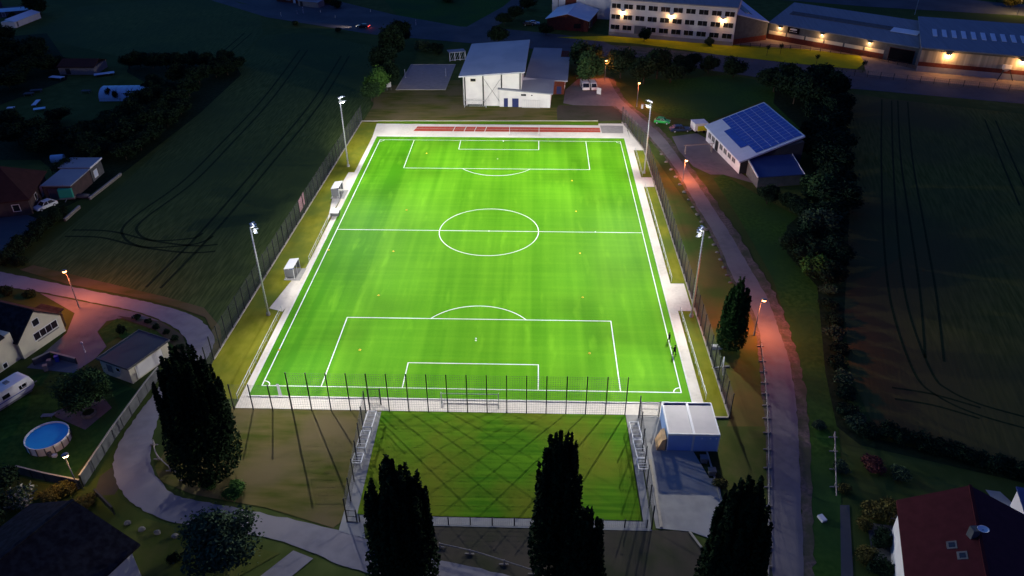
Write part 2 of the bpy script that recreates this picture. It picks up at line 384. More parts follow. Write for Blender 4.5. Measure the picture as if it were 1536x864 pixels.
LANE_L = [(897, 118), (914, 150), (948, 180), (975, 205), (1016, 257), (1045, 309), (1076, 361), (1098, 413), (1124, 455), (1138, 495), (1145, 540), (1150, 590), (1154, 645), (1156, 743), (1158, 864), (1159, 930)]
LANE_R = [(912, 116), (931, 148), (966, 180), (994, 205), (1033, 257), (1068, 309), (1101, 361), (1131, 413), (1152, 450), (1168, 495), (1183, 540), (1192, 590), (1197, 645), (1201, 743), (1206, 864), (1208, 930)]
ribbon('path', LANE_L, LANE_R, M_asph, .05, .10, 10, 8)
ribbon('gravel_shoulder', [(x-2, y) for x, y in LANE_R], [(x+7+min(9, max(0, (y-200)/30)), y) for x, y in LANE_R], M_gravel, .045, .28, 10)
ribbon('gravel_shoulder', [(x-4-max(0, (y-200)/140), y) for x, y in LANE_L], [(x+1, y) for x, y in LANE_L], M_gravel, .04, .15, 10, 5)
sheet('forecourt', [(868, 118), (897, 118), (915, 150), (935, 160), (860, 158), (845, 155), (848, 135)], M_asph, .052)
sheet('forecourt', [(1008, 205), (1045, 200), (1060, 208), (1107, 257), (1137, 277), (1085, 262), (1066, 262), (1040, 250), (1018, 226)], M_asph, .04)
ribbon('road', [(-60, 398), (0, 408), (60, 420), (150, 439), (210, 451), (262, 464), (300, 480), (321, 506), (312, 536), (280, 572), (246, 612), (230, 655), (228, 700), (255, 738), (300, 752), (380, 767), (505, 795), (560, 812), (661, 840), (800, 872)],
       [(-60, 424), (0, 430), (60, 438), (130, 452), (205, 468), (248, 484), (276, 504), (280, 524), (262, 550), (232, 590), (200, 632), (174, 676), (172, 714), (196, 752), (262, 784), (400, 806), (520, 850), (600, 872), (680, 900), (780, 930)], M_lane, .05, .10, 10, 9)
sheet('driveway', [(60, 440), (205, 469), (240, 482), (190, 476), (160, 482), (146, 498), (160, 520), (143, 538), (110, 560), (40, 552), (100, 500), (112, 470)], M_asph, .045)
sheet('path', [(345, 900), (440, 826), (470, 838), (395, 900)], M_lane, .046)
sheet('planting_bed', [(176, 474), (240, 482), (274, 503), (282, 526), (270, 545), (262, 520), (235, 496), (190, 480)], M_dark, .058)
sheet('lawn', [(148, 497), (176, 478), (235, 497), (262, 522), (262, 542), (236, 520), (176, 506), (158, 516)], M_lawn, .062)
sheet('terrace', [(98, 612), (150, 590), (168, 612), (128, 645), (84, 626), (78, 620)], M_terra, .05)
sheet('garden_path', [(1260, 758), (1274, 758), (1282, 900), (1262, 900)], M_road, .046)
sheet('terrace', [(1300, 784), (1348, 790), (1358, 850), (1310, 842)], M_slate, .046)
sheet('planting_bed', [(170, 700), (186, 720), (172, 742), (140, 745), (150, 715)], M_dark, .036)
sheet('driveway', [(-30, 330), (30, 318), (60, 330), (30, 378), (-40, 400)], M_road, .045)

# sand court with two posts
sheet('beach_court', [(617, 97), (683, 97), (668, 135), (594, 135)], M_sand, .06)
mb = MB(); c4 = [at(617, 97), at(683, 97), at(668, 135), at(594, 135)]
for a, b in zip(c4, c4[1:]+c4[:1]): mb.bar(a+zb(.08), b+zb(.08), .25, .14)
mb.build('court_edging', M_kerb2, kind='structure')
for i, (x, y) in enumerate(((608, 117), (669, 115))):
    o = thing('volleyball_post', ['slim grey post on the left side of the sand court', 'slim grey post on the right side of the sand court, nearer the white hall'][i], 'net post', at(x, y), 'posts of the sand court')
    p = at(x, y); MB().tube(p, p+zb(2.5), .06, .05, 8).build('pole', M_alu, o); MB().box(p+zb(.04), .5, .5, .12).build('base', M_conc, o)

# ------------------------------------------------------------------ the football ground
HW, HL = 28.234, 45.145
tx0, tx1, ty0, ty1 = -29.4, 29.3, -47.25, 47.3
sheet('training_pitch', [(-11.15, -49.75), (20.35, -49.65), (20.5, -66.85), (-10.85, -66.85)], M_train, .07, px=False)
sheet('football_pitch', [(tx0, ty0), (tx1, ty0), (tx1, ty1), (tx0, ty1)], M_turf, .10, px=False)
# paved apron
sheet('paving', [(-30.4, -49.7), (30.9, -49.7), (30.8, -45), (30.8, 44), (30.4, 57.2), (23.9, 57.2), (23.8, 55.9), (-21.3, 55.9), (-31.0, 56.0), (-30.4, 47)], M_pave, .08, px=False)
mb = MB()
for a, b in (((tx0-.1, ty0-.1), (tx0-.1, ty1+.1)), ((tx1+.1, ty0-.1), (tx1+.1, ty1+.1)), ((tx0, ty0-.1), (tx1, ty0-.1)), ((tx0, ty1+.1), (tx1, ty1+.1))):
    mb.bar(V((*a, .1)), V((*b, .1)), .22, .12)
mb.build('pitch_kerb', M_kerb, kind='structure')
# grass verges inside the fence
L0, L1 = at(543, 182), at(321, 540); R0, RM, R1 = at(933, 184), V((33.1, 41.0, 0)), V((33.6, -49.9, 0))
sheet('verge', [(L0.x, 56.9), (-31.0, 56.9), (-31.0, 56), (-30.4, 47), (-30.4, -47.9), (-36.2, -47.9), (L1.x, L1.y)], M_verge, .06, px=False)
sheet('verge', [(30.8, 40.0), (33.05, 40.0), (R1.x, R1.y), (30.8, -49.9)], M_verge, .06, px=False)
sheet('verge', [(-31, 58.2), (23.9, 58.8), (23.9, 56.1), (-21.3, 56.1), (-31, 56.1)], M_train, .065, px=False)
# paved bays by the dugouts and on the right
mb = MB()
for p in ([(523, 259), (537, 259), (499, 318), (492, 330), (498, 300)], [(441, 417), (463, 421), (424, 468), (404, 463)],
          ): mb.poly([at(*q)+zb(.088) for q in p])
mb.poly([(31, 47.3, .088), (31.6, 40.6, .088), (29.4, 40.6, .088), (29.4, 47.3, .088)])
for y0, y1 in ((40.0, 41.0), (41.02, 57.5), (24.9, 20.2), (-17.5, -25.5)):
    ya, yb = max(y0, y1), min(y0, y1)
    fx = lambda y: 33.0 if y <= 41 else 33.0+(R0.x-33.0)*(y-41)/(R0.y-41)-.1
    mb.poly([(30.7, yb, .09), (fx(yb), yb, .09), (fx(ya), ya, .09), (30.7, ya, .09)])
mb.build('paving', M_pave, kind='structure')
# white line between path and verge, outer fence kerb
mb = MB(); mb.bar(L0+zb(.1), L1+zb(.1), .25, .2); mb.bar(R0+zb(.1), RM+zb(.1), .25, .2); mb.bar(RM+zb(.1), R1+zb(.1), .25, .2); mb.bar(R1+V((-.15, 0, .1)), V((31.0, -49.9, .1)), .25, .2)
mb.bar(L0+zb(.1), V((23.9, 59.0, .1)), .2, .2)
mb.build('fence_kerb', M_kerb2, kind='structure')
# running track
sheet('running_track', [(-21.2, 50.9), (24.0, 50.9), (24.0, 54.2), (-20.6, 54.2)], M_track_red, .11, px=False)
mb = MB()
for y in (50.9, 52.55, 54.2): strip(mb, [(-21.0, y), (24, y)], .09, .122)
for x in (-11.6, -8.9, -6.4, -3.9): strip(mb, [(x, 50.95), (x+.3, 54.15)], .14, .127)
mb.build('track_marking', M_line, kind='structure')
sheet('sand_pit', [(24.3, 50.6), (29.4, 50.6), (29.8, 55.6), (24.2, 55.8)], mat('pit_cover', (.33, .31, .28), (.28, .26, .24), 1.2, .9), .10, px=False)
# pitch marking
mb = MB(); zl = .118; w = .14
def ln(x0, y0, x1, y1, ww=w):
    d = V((x1-x0, y1-y0, 0)).normalized(); s_ = V((-d.y, d.x, 0))*ww/2; a = V((x0, y0, 0)); b = V((x1, y1, 0)); e = d*ww/2
    mb.poly([p+zb(zl) for p in (a-s_-e, b-s_+e, b+s_+e, a+s_-e)])
for args in ((-HW, -HL, HW, -HL), (-HW, HL, HW, HL)): ln(*args)
zl = .1195
ln(-HW, -HL, -HW, HL); ln(HW, -HL, HW, HL); ln(-HW, 0, HW, 0)
def arc(cx, cy, r, a0, a1, n=48):
    for k in range(n):
        t0 = a0+(a1-a0)*k/n; t1 = a0+(a1-a0)*(k+1)/n
        q = []
        for t, rr in ((t0, r-w/2), (t0, r+w/2), (t1, r+w/2), (t1, r-w/2)): q.append(V((cx+rr*math.cos(t), cy+rr*math.sin(t), .121)))
        mb.poly(q)
arc(0, 0, 9.15, 0, 2*math.pi, 72)
for s_ in (-1, 1):
    e = -HL*s_*-1
    zl = .1225
    for hw, dp in ((20.16, 16.5), (9.16, 5.5)):
        ln(-hw, e, -hw, e-dp*s_); ln(hw, e, hw, e-dp*s_)
    zl = .1215
    for hw, dp in ((20.16, 16.5), (9.16, 5.5)): ln(-hw, e-dp*s_, hw, e-dp*s_)
    a = math.acos(5.5/9.15); base = -math.pi/2 if s_ > 0 else math.pi/2
    arc(0, e-11*s_, 9.15, base-a, base+a, 24)
    arc(0, e-11*s_, .07, 0, 2*math.pi, 10)
    for sx in (-1, 1):
        q0 = {(1, 1): math.pi, (-1, 1): -math.pi/2, (1, -1): math.pi/2, (-1, -1): 0}[(sx, s_)]
        arc(HW*sx, e, 1.0, q0, q0+math.pi/2, 8)
arc(0, 0, .1, 0, 2*math.pi, 10)
o = mb.build('pitch_marking', M_line, kind='structure')

# ------------------------------------------------------------------ fences
def fence(name, label, cat, pts, h, sp=2.53, wire_v=.22, wire_h=.2, th=.012, post=.12, mater=M_fence, pm=M_anth, group=None, skip=None, rail=False):
    root = thing(name, label, cat, pts[0], group)
    mesh = MB(); posts = []
    for a, b in zip(pts, pts[1:]):
        d = b-a; n = max(1, round(d.length/sp))
        for k in range(n+(1 if b == pts[-1] else 0)): posts.append(a+d*(k/n))
        nh = int(h/wire_h)
        for k in range(nh+1): mesh.bar(a+zb(.08+k*(h-.12)/nh), b+zb(.08+k*(h-.12)/nh), th, th)
        nv = int(d.length/wire_v)
        for k in range(nv+1):
            p = a+d*(k/nv); mesh.bar(p+zb(.05), p+zb(h), th*.8, th*.8)
    mesh.build('mesh_panel', mater, root)
    for p in posts: MB().bar(p, p+zb(h+.08), post, post).build('post', pm, root)
    return root
zf = .02
fence('perimeter_fence', 'long dark mesh fence between the crop field and the pitch', 'fence', [L0+zb(zf), V((L1.x, L1.y, zf)), V((-36.2, -49.4, zf)), V((-30.4, -49.9, zf))], 4.0, 2.53)
fence('perimeter_fence', 'long dark mesh fence between the pitch and the brown bank of the lane', 'fence', [R0+zb(zf), RM+zb(zf), V((R1.x, R1.y, zf))], 4.0, 2.53)
fence('perimeter_fence', 'four metre mesh fence stub at the near left pitch corner', 'fence', [V((-30.4, -49.95, zf)), V((-22.8, -49.95, zf))], 4.15, 2.53)
fence('ball_stop_fence', 'tall netting fence along the near end, between the pitch and the training lawn', 'fence', [V((-22.75, -49.9, zf)), V((20.3, -49.7, zf))], 6.15, 2.53, .3, .3, .014)
TL0 = at(548, 640); TL1 = at(521, 783); TR0 = at(952, 640); TR1 = at(977, 794)
fence('training_fence', 'dark mesh fence on the left side of the training lawn', 'fence', [V((-13.1, -50.2, zf)), V((TL1.x, TL1.y, zf))], 3.6, 2.9)
fence('training_fence', 'dark mesh fence on the right side of the training lawn, facing the blue container', 'fence', [V((22.0, -50.2, zf)), V((TR1.x, TR1.y, zf))], 3.6, 2.9)
fence('low_fence', 'low mesh fence along the bottom edge of the training lawn', 'fence', [at(540, 783)+zb(zf), at(640, 787)+zb(zf), at(970, 792)+zb(zf)], 1.2, 2.5, .2, .2)
sheet('paving', [(549, 618), (573, 618), (537, 773), (965, 783), (938, 620), (952, 620), (978, 797), (640, 789), (545, 786), (548, 808), (508, 797), (517, 765)], M_conc, .066)
sheet('yard', [(952, 614), (1000, 610), (1078, 640), (1075, 690), (1082, 748), (1064, 808), (1036, 798), (984, 793), (965, 700), (955, 650)], M_conc, .072)
mb = MB(); mb.bar(at(975, 690)+zb(.1), at(992, 792)+zb(.1), .3, .16); mb.bar(at(1034, 798)+zb(.1), at(1052, 822)+zb(.1), .2, .16); mb.bar(at(1060, 678)+zb(.1), at(1083, 755)+zb(.1), .2, .12)
mb.build('yard_kerb', M_kerb2, kind='structure')

def gate(label, a, b, h, m_=M_anth):
    r = thing('gate', label, 'gate', a); d = (b-a)
    for p in (a, b): MB().bar(p, p+zb(h+.1), .12, .12).build('post', m_, r)
    f = MB(); a2 = a+d*.06; b2 = b-d*.06
    for z in (.1, h*.5, h-.05): f.bar(a2+zb(z), b2+zb(z), .05, .05)
    for t in (0, 1): p = a2+(b2-a2)*t; f.bar(p+zb(.1), p+zb(h), .05, .05)
    n = max(4, int(d.length/.12))
    for k in range(1, n): p = a2+(b2-a2)*(k/n); f.bar(p+zb(.1), p+zb(h), .014, .014)
    f.build('leaf', m_, r); MB().box(a2+(b2-a2)*.9+zb(1.0), .12, .12, .12).build('handle', M_steel, r)
gate('dark gate at the bottom left corner of the training lawn', at(521, 783), at(536, 784), 1.9)
gate('dark gate between pitch path and the top left of the training lawn', V((-13.0, -48.6, .1)), V((-11.4, -48.6, .1)), 2.6)
gate('dark gate beside the container at the near right pitch corner', V((22.1, -49.9, .1)), V((24.6, -49.9, .1)), 2.4)

# pitch barrier rails
def rail(label, a, b, h=1.05):
    r = thing('barrier_rail', label, 'railing', a, 'handrails round the pitch'); d = b-a
    mb = MB(); mb.tube(a+zb(h), b+zb(h), .035, n=6); mb.tube(a+zb(h*.5), b+zb(h*.5), .02, n=5); mb.build('rail', M_steel, r)
    n = round(d.length/2.5)
    for k in range(n+1): p = a+d*k/n; MB().tube(p, p+zb(h), .032, n=6).build('post', M_steel, r)
rail('steel handrail along the left touchline path between the two dugouts', at(508, 302), at(464, 393))
rail('steel handrail along the left path, from the near bay to the near corner', at(423, 468), at(357, 600))
rail('steel handrail along the right touchline path, middle stretch', V((31.0, 19.5, .1)), V((31.0, -17, .1)))
rail('steel handrail along the right path, running down to the container corner', V((31.0, -26, .1)), V((31.2, -46.5, .1)))
rail('short steel handrail at the far right corner of the pitch', V((31.0, 38.8, .1)), V((31.0, 25.2, .1)))

# ------------------------------------------------------------------ floodlight masts
# (aim point mirrored per mast), cone, share, column (1 = outer side), row (0 = upper)
SP = [((-16, 1), 65, .82, 0, 0), ((-16, 39), 62, .84, 1, 0), ((5, -1), 137, .36, -1, 1), ((-16, 96), 96, .49, 1, 1), ((-16, -87), 81, .79, -1, 0), ((14, 49), 138, .29, 0, 1)]
E_PITCH = 6.7
masts = [('floodlight mast at the far left of the pitch below the dark trees', -32.4, 29.3, 15.3), ('floodlight mast on the left beside the nearer dugout', -32.5, -28.2, 15.3),
         ('floodlight mast at the far right, in front of the parked green car', 31.7, 27.2, 15.6), ('floodlight mast on the right between pitch and poplar', 32.6, -27.0, 14.9)]
for lab, mx, my, mh in masts:
    r = thing('floodlight_mast', lab, 'floodlight', (mx, my, 0), 'floodlight masts round the pitch')
    c = V((mx, my, 0)); sx = 1 if mx > 0 else -1; sy = 1 if my > 0 else -1
    MB().tube(c, c+zb(mh), .16, .085, 10).build('pole', M_steel, r, smooth=True)
    MB().tube(c, c+zb(.5), .3, .3, 10).build('base', M_conc, r)
    rg = MB()
    for k in range(int(mh/.55)): rg.bar(c+V((-.22, 0, 1.2+k*.5 if 1.2+k*.5 < mh-.4 else mh-.5)), c+V((.22, 0, 1.2+k*.5 if 1.2+k*.5 < mh-.4 else mh-.5)), .03, .03)
    rg.build('rung', M_steel, r)
    arm = V((-sx*.85, -sy*.5, 0)).normalized(); acr = V((-arm.y, arm.x, 0)); acr = acr if acr.y*sy > 0 else -acr
    for q_ in (.32, -.62): MB().bar(c+arm*.1-acr*.6+zb(mh+q_), c+arm*.1+acr*.6+zb(mh+q_), .08, .08).build('crossarm', M_steel, r)
    for i, ((ax, ay), deg, x, colm, row) in enumerate(SP):
        p = c+arm*(.30+.25*row)+acr*.42*colm+zb(mh+.25-1.0*row)
        aim = V((ax*sx, ay*sy, 0)); d = (aim-p).normalized()
        hz = V((d.x, d.y, 0)).normalized(); side = V((-hz.y, hz.x, 0)); nrm = (hz*.55+zb(-.83)).normalized(); upv = side.cross(nrm)
        def ring(off, sx_, sy_): return [p+nrm*off+side*a*sx_+upv*b*sy_ for a, b in ((-1, -1), (1, -1), (1, 1), (-1, 1))]
        hd = MB().loft([ring(-.14, .09, .12), ring(-.04, .15, .18), ring(.05, .16, .19)]).build('lamp_head', M_alu, r)
        vp = p+d*.22+zb(.09); ve = [vp-side*.17-hz*.12, vp+side*.17-hz*.12, vp+side*.19+hz*.40, vp-side*.19+hz*.40]
        MB().slab([q+zb(.02) for q in ve], .02).build('cutoff_visor', M_alu, hd)  # plate added over each lamp to block light above the beam
        MB().loft([ring(.052, .15, .18), ring(.10, .13, .16)]).build('lens', M_led, hd)
        ld = bpy.data.lights.new('floodlight', 'SPOT'); ld.energy = x*1000*4*math.pi*E_PITCH*(1.12 if my > 0 else .75)*(1.85 if my < 0 and ay > 50 else 1); ld.spot_size = R(deg); ld.spot_blend = 1
        ld.color = (1.0, .97, .92); ld.shadow_soft_size = .04
        lo = bpy.data.objects.new('floodlight', ld); COL.objects.link(lo); lo.parent = r
        lo.location = (p+d*.22)-c; lo.rotation_euler = d.to_track_quat('-Z', 'Y').to_euler()

# street lamps
def street_lamp(label, base, h, power, color, material, arm=0.0, ang=0.0, group='street lamps along the lanes'):
    r = thing('street_lamp', label, 'street lamp', base, group)
    dirv = V((math.cos(ang), math.sin(ang), 0)); top = base+zb(h)
    MB().tube(base, top, .09, .05, 8).build('pole', M_grey, r, smooth=True)
    MB().tube(base, base+zb(.9), .11, .11, 8).build('base', M_grey, r)
    q = top+dirv*arm
    if arm: MB().tube(top, q+zb(.1), .04, n=6).build('arm', M_grey, r)
    MB().ball(q+zb(.18), .40, .40, .10, 10, 5, True).build('hood', M_grey, r, smooth=True)
    MB().ball(q+zb(.02), .30, .30, .20, 12, 8).build('lantern', material, r, smooth=True)
    ld = bpy.data.lights.new('street_light', 'POINT'); ld.energy = power; ld.color = color; ld.shadow_soft_size = .3
    lo = bpy.data.objects.new('street_light', ld); COL.objects.link(lo); lo.parent = r; lo.location = (q-zb(.42))-base
SOD = (1.0, .22, .06)
street_lamp('orange street lamp on the left lane beside the crop field corner', at(119, 462), 6.5, 3300, SOD, M_sodium, .5, 2.6)
street_lamp('yellowish street lamp between the round pool and the curved lane', at(118, 733), 4.9, 420, (1, .55, .22), M_warm, .3, 2.0)
street_lamp('orange street lamp on the right lane by the poplar', at(1131, 503), 6.0, 3800, SOD, M_sodium, .6, .5)
street_lamp('orange street lamp on the lane in front of the solar roof barn', at(1024, 272), 4.6, 3000, SOD, M_sodium, .3, .5)
street_lamp('orange street lamp just beyond the far right floodlight mast', at(955, 160), 6.1, 3600, SOD, M_sodium, .4, 1.0)
street_lamp('orange street lamp shining among the trees by the white hall', at(907, 122), 5.8, 2600, SOD, M_sodium, .2, 1.0)
street_lamp('warm street lamp at the top right corner beside the lit bushes', at(1526, 22), 7, 3600, (1, .62, .2), M_warm, .4, 1.0)
street_lamp('warm street lamp at the top beside the lit bush by the main road', at(478, 4), 5.5, 2600, (1, .5, .2), M_warm, .4, 1.0)

# ------------------------------------------------------------------ goals, dugouts, ball-game things
def goal(name, label, a, b, h, depth, mpost, tilt=False, netm=M_net, r_=.06, group=None, nets=.35):
    root = thing(name, label, 'goal', a, group); d = b-a; back = V((-d.y, d.x, 0)).normalized()*depth
    MB().tube(a, a+zb(h), r_, n=8).build('post', mpost, root); MB().tube(b, b+zb(h), r_, n=8).build('post', mpost, root)
    MB().tube(a+zb(h), b+zb(h), r_, n=8).build('crossbar', mpost, root)
    fr = MB()
    for p in (a, b): fr.tube(p+zb(.05), p+back+zb(.05), r_*.7, n=6); fr.tube(p+zb(h), p+back*.35+zb(h), r_*.5, n=5); fr.tube(p+back*.35+zb(h), p+back+zb(.05), r_*.5, n=5)
    fr.tube(a+back+zb(.05), b+back+zb(.05), r_*.8, n=6); fr.build('ground_frame', mpost, root)
    nt = MB(); n = int(d.length/nets)
    for k in range(n+1): p = a+d*k/n; nt.path([p+zb(h), p+back*.35+zb(h), p+back+zb(.08)], .008, 3)
    for k in range(6): t = k/5; q = back*(.35+.65*t)+zb(h*(1-t)+.08); nt.tube(a+q, b+q, .008, n=3)
    nt.build('net', netm, root)
    return root
goal('football_goal', 'full size goal standing on the near paving behind the goal line', V((-3.4, -49.0, .1)), V((4.0, -49.0, .1)), 2.4, .9, M_steel, group='large goals')
goal('football_goal', 'full size goal parked on the far paving beside the red running track', V((2.2, 48.6, .1)), V((9.2, 48.4, .1)), 2.3, .9, M_steel, group='large goals')
# stored youth goals beside the training lawn
def small_goal(label, c, length, ang):
    r = thing('training_goal', label, 'goal', c, 'youth goals stored on the paths of the training lawn')
    u = V((math.cos(ang), math.sin(ang), 0)); v = V((-u.y, u.x, 0)); a = c-u*length/2; b = c+u*length/2; wd = 1.1
    f = MB()
    for q in (a, b): f.bar(q-v*wd/2+zb(.9), q+v*wd/2+zb(.9), .09, .09); f.bar(q-v*wd/2, q-v*wd/2+zb(.9), .08, .08); f.bar(q+v*wd/2, q+v*wd/2+zb(.9), .08, .08)
    f.bar(a-v*wd/2+zb(.9), b-v*wd/2+zb(.9), .12, .12); f.bar(a+v*wd/2+zb(.9), b+v*wd/2+zb(.9), .09, .09); f.build('frame', M_alu, r)
    for k in range(1, 4): q = a+(b-a)*k/4; MB().bar(q-v*wd/2+zb(.88), q+v*wd/2+zb(.88), .05, .05).build('crossbar', M_alu, r)
    n = MB()
    for k in range(12): q = a+(b-a)*(k+.5)/12; n.bar(q-v*wd/2+zb(.45), q+v*wd/2+zb(.45), .03, .03)
    n.build('net', M_grey, r)
ang = math.atan2((at(562, 640)-at(550, 680)).y, (at(562, 640)-at(550, 680)).x)
small_goal('white youth goal stored at the upper left of the training lawn, nearest the big net', V((-12.1, -52.4, .1)), 3.0, ang)
small_goal('second white youth goal on the left path of the training lawn', V((-12.2, -56.0, .1)), 3.0, ang)
small_goal('bare grey goal frame, lowest on the left path of the training lawn', V((-12.25, -59.2, .1)), 1.6, ang)
ang = math.atan2((at(945, 650)-at(956, 695)).y, (at(945, 650)-at(956, 695)).x)
small_goal('white youth goal on the right path, top one beside the training lawn', V((21.2, -53.5, .1)), 2.9, ang)
small_goal('white youth goal on the right path, the one below its twin', V((21.35, -56.7, .1)), 3.0, ang)
small_goal('grey low goal at the end of the right path row', V((21.4, -59.2, .1)), 1.7, ang)

def dugout(label, px, ln_, wd, ang):
    c = at(*px)+zb(.09); r = thing('dugout', label, 'dugout', c, 'team dugouts on the left side')
    u = V((math.cos(ang), math.sin(ang), 0)); v = V((u.y, -u.x, 0)); h = 2.1    # v points to the pitch
    P = lambda a, b, z: c+u*a+v*b+zb(z)
    MB().slab([P(-ln_/2, -wd/2, h-.1), P(ln_/2, -wd/2, h-.1), P(ln_/2, wd/2, h+.12), P(-ln_/2, wd/2, h+.12)], .08).build('roof', M_white, r)
    MB().hexa([P(-ln_/2, -wd/2, .05), P(ln_/2, -wd/2, .05), P(ln_/2, -wd/2+.06, .05), P(-ln_/2, -wd/2+.06, .05), P(-ln_/2, -wd/2, h-.2), P(ln_/2, -wd/2, h-.2), P(ln_/2, -wd/2+.06, h-.2), P(-ln_/2, -wd/2+.06, h-.2)]).build('back_panel', M_grey, r)
    fr = MB()
    for a in (-ln_/2+.04, 0, ln_/2-.04):
        for b in (-wd/2+.1, wd/2-.05): fr.bar(P(a, b, 0), P(a, b, h-.12), .06, .06)
    fr.build('frame', M_alu, r)
    for s_ in (-1, 1):
        a = s_*(ln_/2-.02); MB().hexa([P(a-.015, -wd/2+.08, .4), P(a+.015, -wd/2+.08, .4), P(a+.015, wd/2-.1, .4), P(a-.015, wd/2-.1, .4), P(a-.015, -wd/2+.08, h-.22), P(a+.015, -wd/2+.08, h-.22), P(a+.015, wd/2-.1, h-.22), P(a-.015, wd/2-.1, h-.22)]).build('side_panel', M_grey, r)
    MB().slab([P(-ln_/2+.2, -wd/2+.15, .48), P(ln_/2-.2, -wd/2+.15, .48), P(ln_/2-.2, -wd/2+.6, .48), P(-ln_/2+.2, -wd/2+.6, .48)], .08).build('bench', M_blue, r)
    MB().slab([P(-ln_/2-.3, -wd/2-.2, .03), P(ln_/2+.3, -wd/2-.2, .03), P(ln_/2+.3, wd/2+.9, .03), P(-ln_/2-.3, wd/2+.9, .03)], .1).build('floor_slab', M_conc, r)
dugout('white roofed dugout farther along the left side, near the far mast', (507, 292), 3.4, 1.6, math.atan2(1, .02))
dugout('white roofed dugout nearer the camera on the left side', (440, 412), 3.3, 1.6, math.atan2(1, .02))
r = thing('tractor_trailer', 'light grey flat box standing just below the far dugout', 'storage box', at(503, 322)); p = at(503, 322)
MB().box(p+zb(.1), 1.6, 2.0, .7, .05).build('body', M_slate, r, bevel=.04); MB().box(p+zb(.82), 1.7, 2.1, .08, .05).build('lid', M_white, r)
r = thing('banner', 'pinkish advertising banner tied to the left fence', 'banner', at(450, 322))
a = at(452, 327); b = at(459, 313); e_ = V((.12, 0, 0))
MB().hexa([a-e_*.3+zb(1.2), b-e_*.3+zb(1.2), b+zb(1.2), a+zb(1.2), a-e_*.3+zb(3.6), b-e_*.3+zb(3.6), b+zb(3.6), a+zb(3.6)]).build('cloth', M_pink, r)
# training cones left lying on the pitch
cones = [(590, 378, 'in the left half of the pitch below the halfway line'), (870, 381, 'right of the centre circle below the halfway line'), (540, 526, 'inside the near penalty area on the left'),
         (884, 531, 'inside the near penalty area on the right'), (864, 318, 'right of the centre circle above the halfway line'), (610, 316, 'left of the centre circle above the halfway line'),
         (640, 231, 'in the far penalty area on the left'), (858, 272, 'just below the far penalty area on the right'), (419, 526, 'on the left touchline near the near corner'), (493, 376, 'on the left touchline below halfway'),
         (874, 447, 'above the near penalty area on the right'), (568, 444, 'above the near penalty area on the left')]
for x, y, l in cones:
    p = at(x, y)+zb(.12); r = thing('marker_cone', 'small yellow marker ' + l, 'marker cone', p, 'markers lying on the turf')
    MB().tube(p, p+zb(.2), .13, .04, 8).build('cone', M_yel, r); MB().box(p+zb(.004), .32, .32, .03, x).build('base', M_yel, r)
for x, y, l in ((714, 510, 'near penalty spot'), (755, 213, 'far goal line'), (893, 350, 'olive verge right of the halfway line')):
    p = at(x, y)+zb(.26); tag(MB().ball(p, .13).build('football', M_white, smooth=True), 'white ball lying by the ' + l, 'ball', 'balls left on the ground')
for x, y, sgn, l in ((480, 583, 1, 'left'), (0, 0, 0, '')):
    if not l: continue
r = thing('pitch_roller_mat', 'pale worn mat lying across the near goal line at the left corner', 'mat', at(418, 585)); 
MB().slab([at(414, 577)+zb(.14), at(418, 577)+zb(.14), at(425, 597)+zb(.14), at(419, 597)+zb(.14)], .03).build('sheet', M_grey, r)

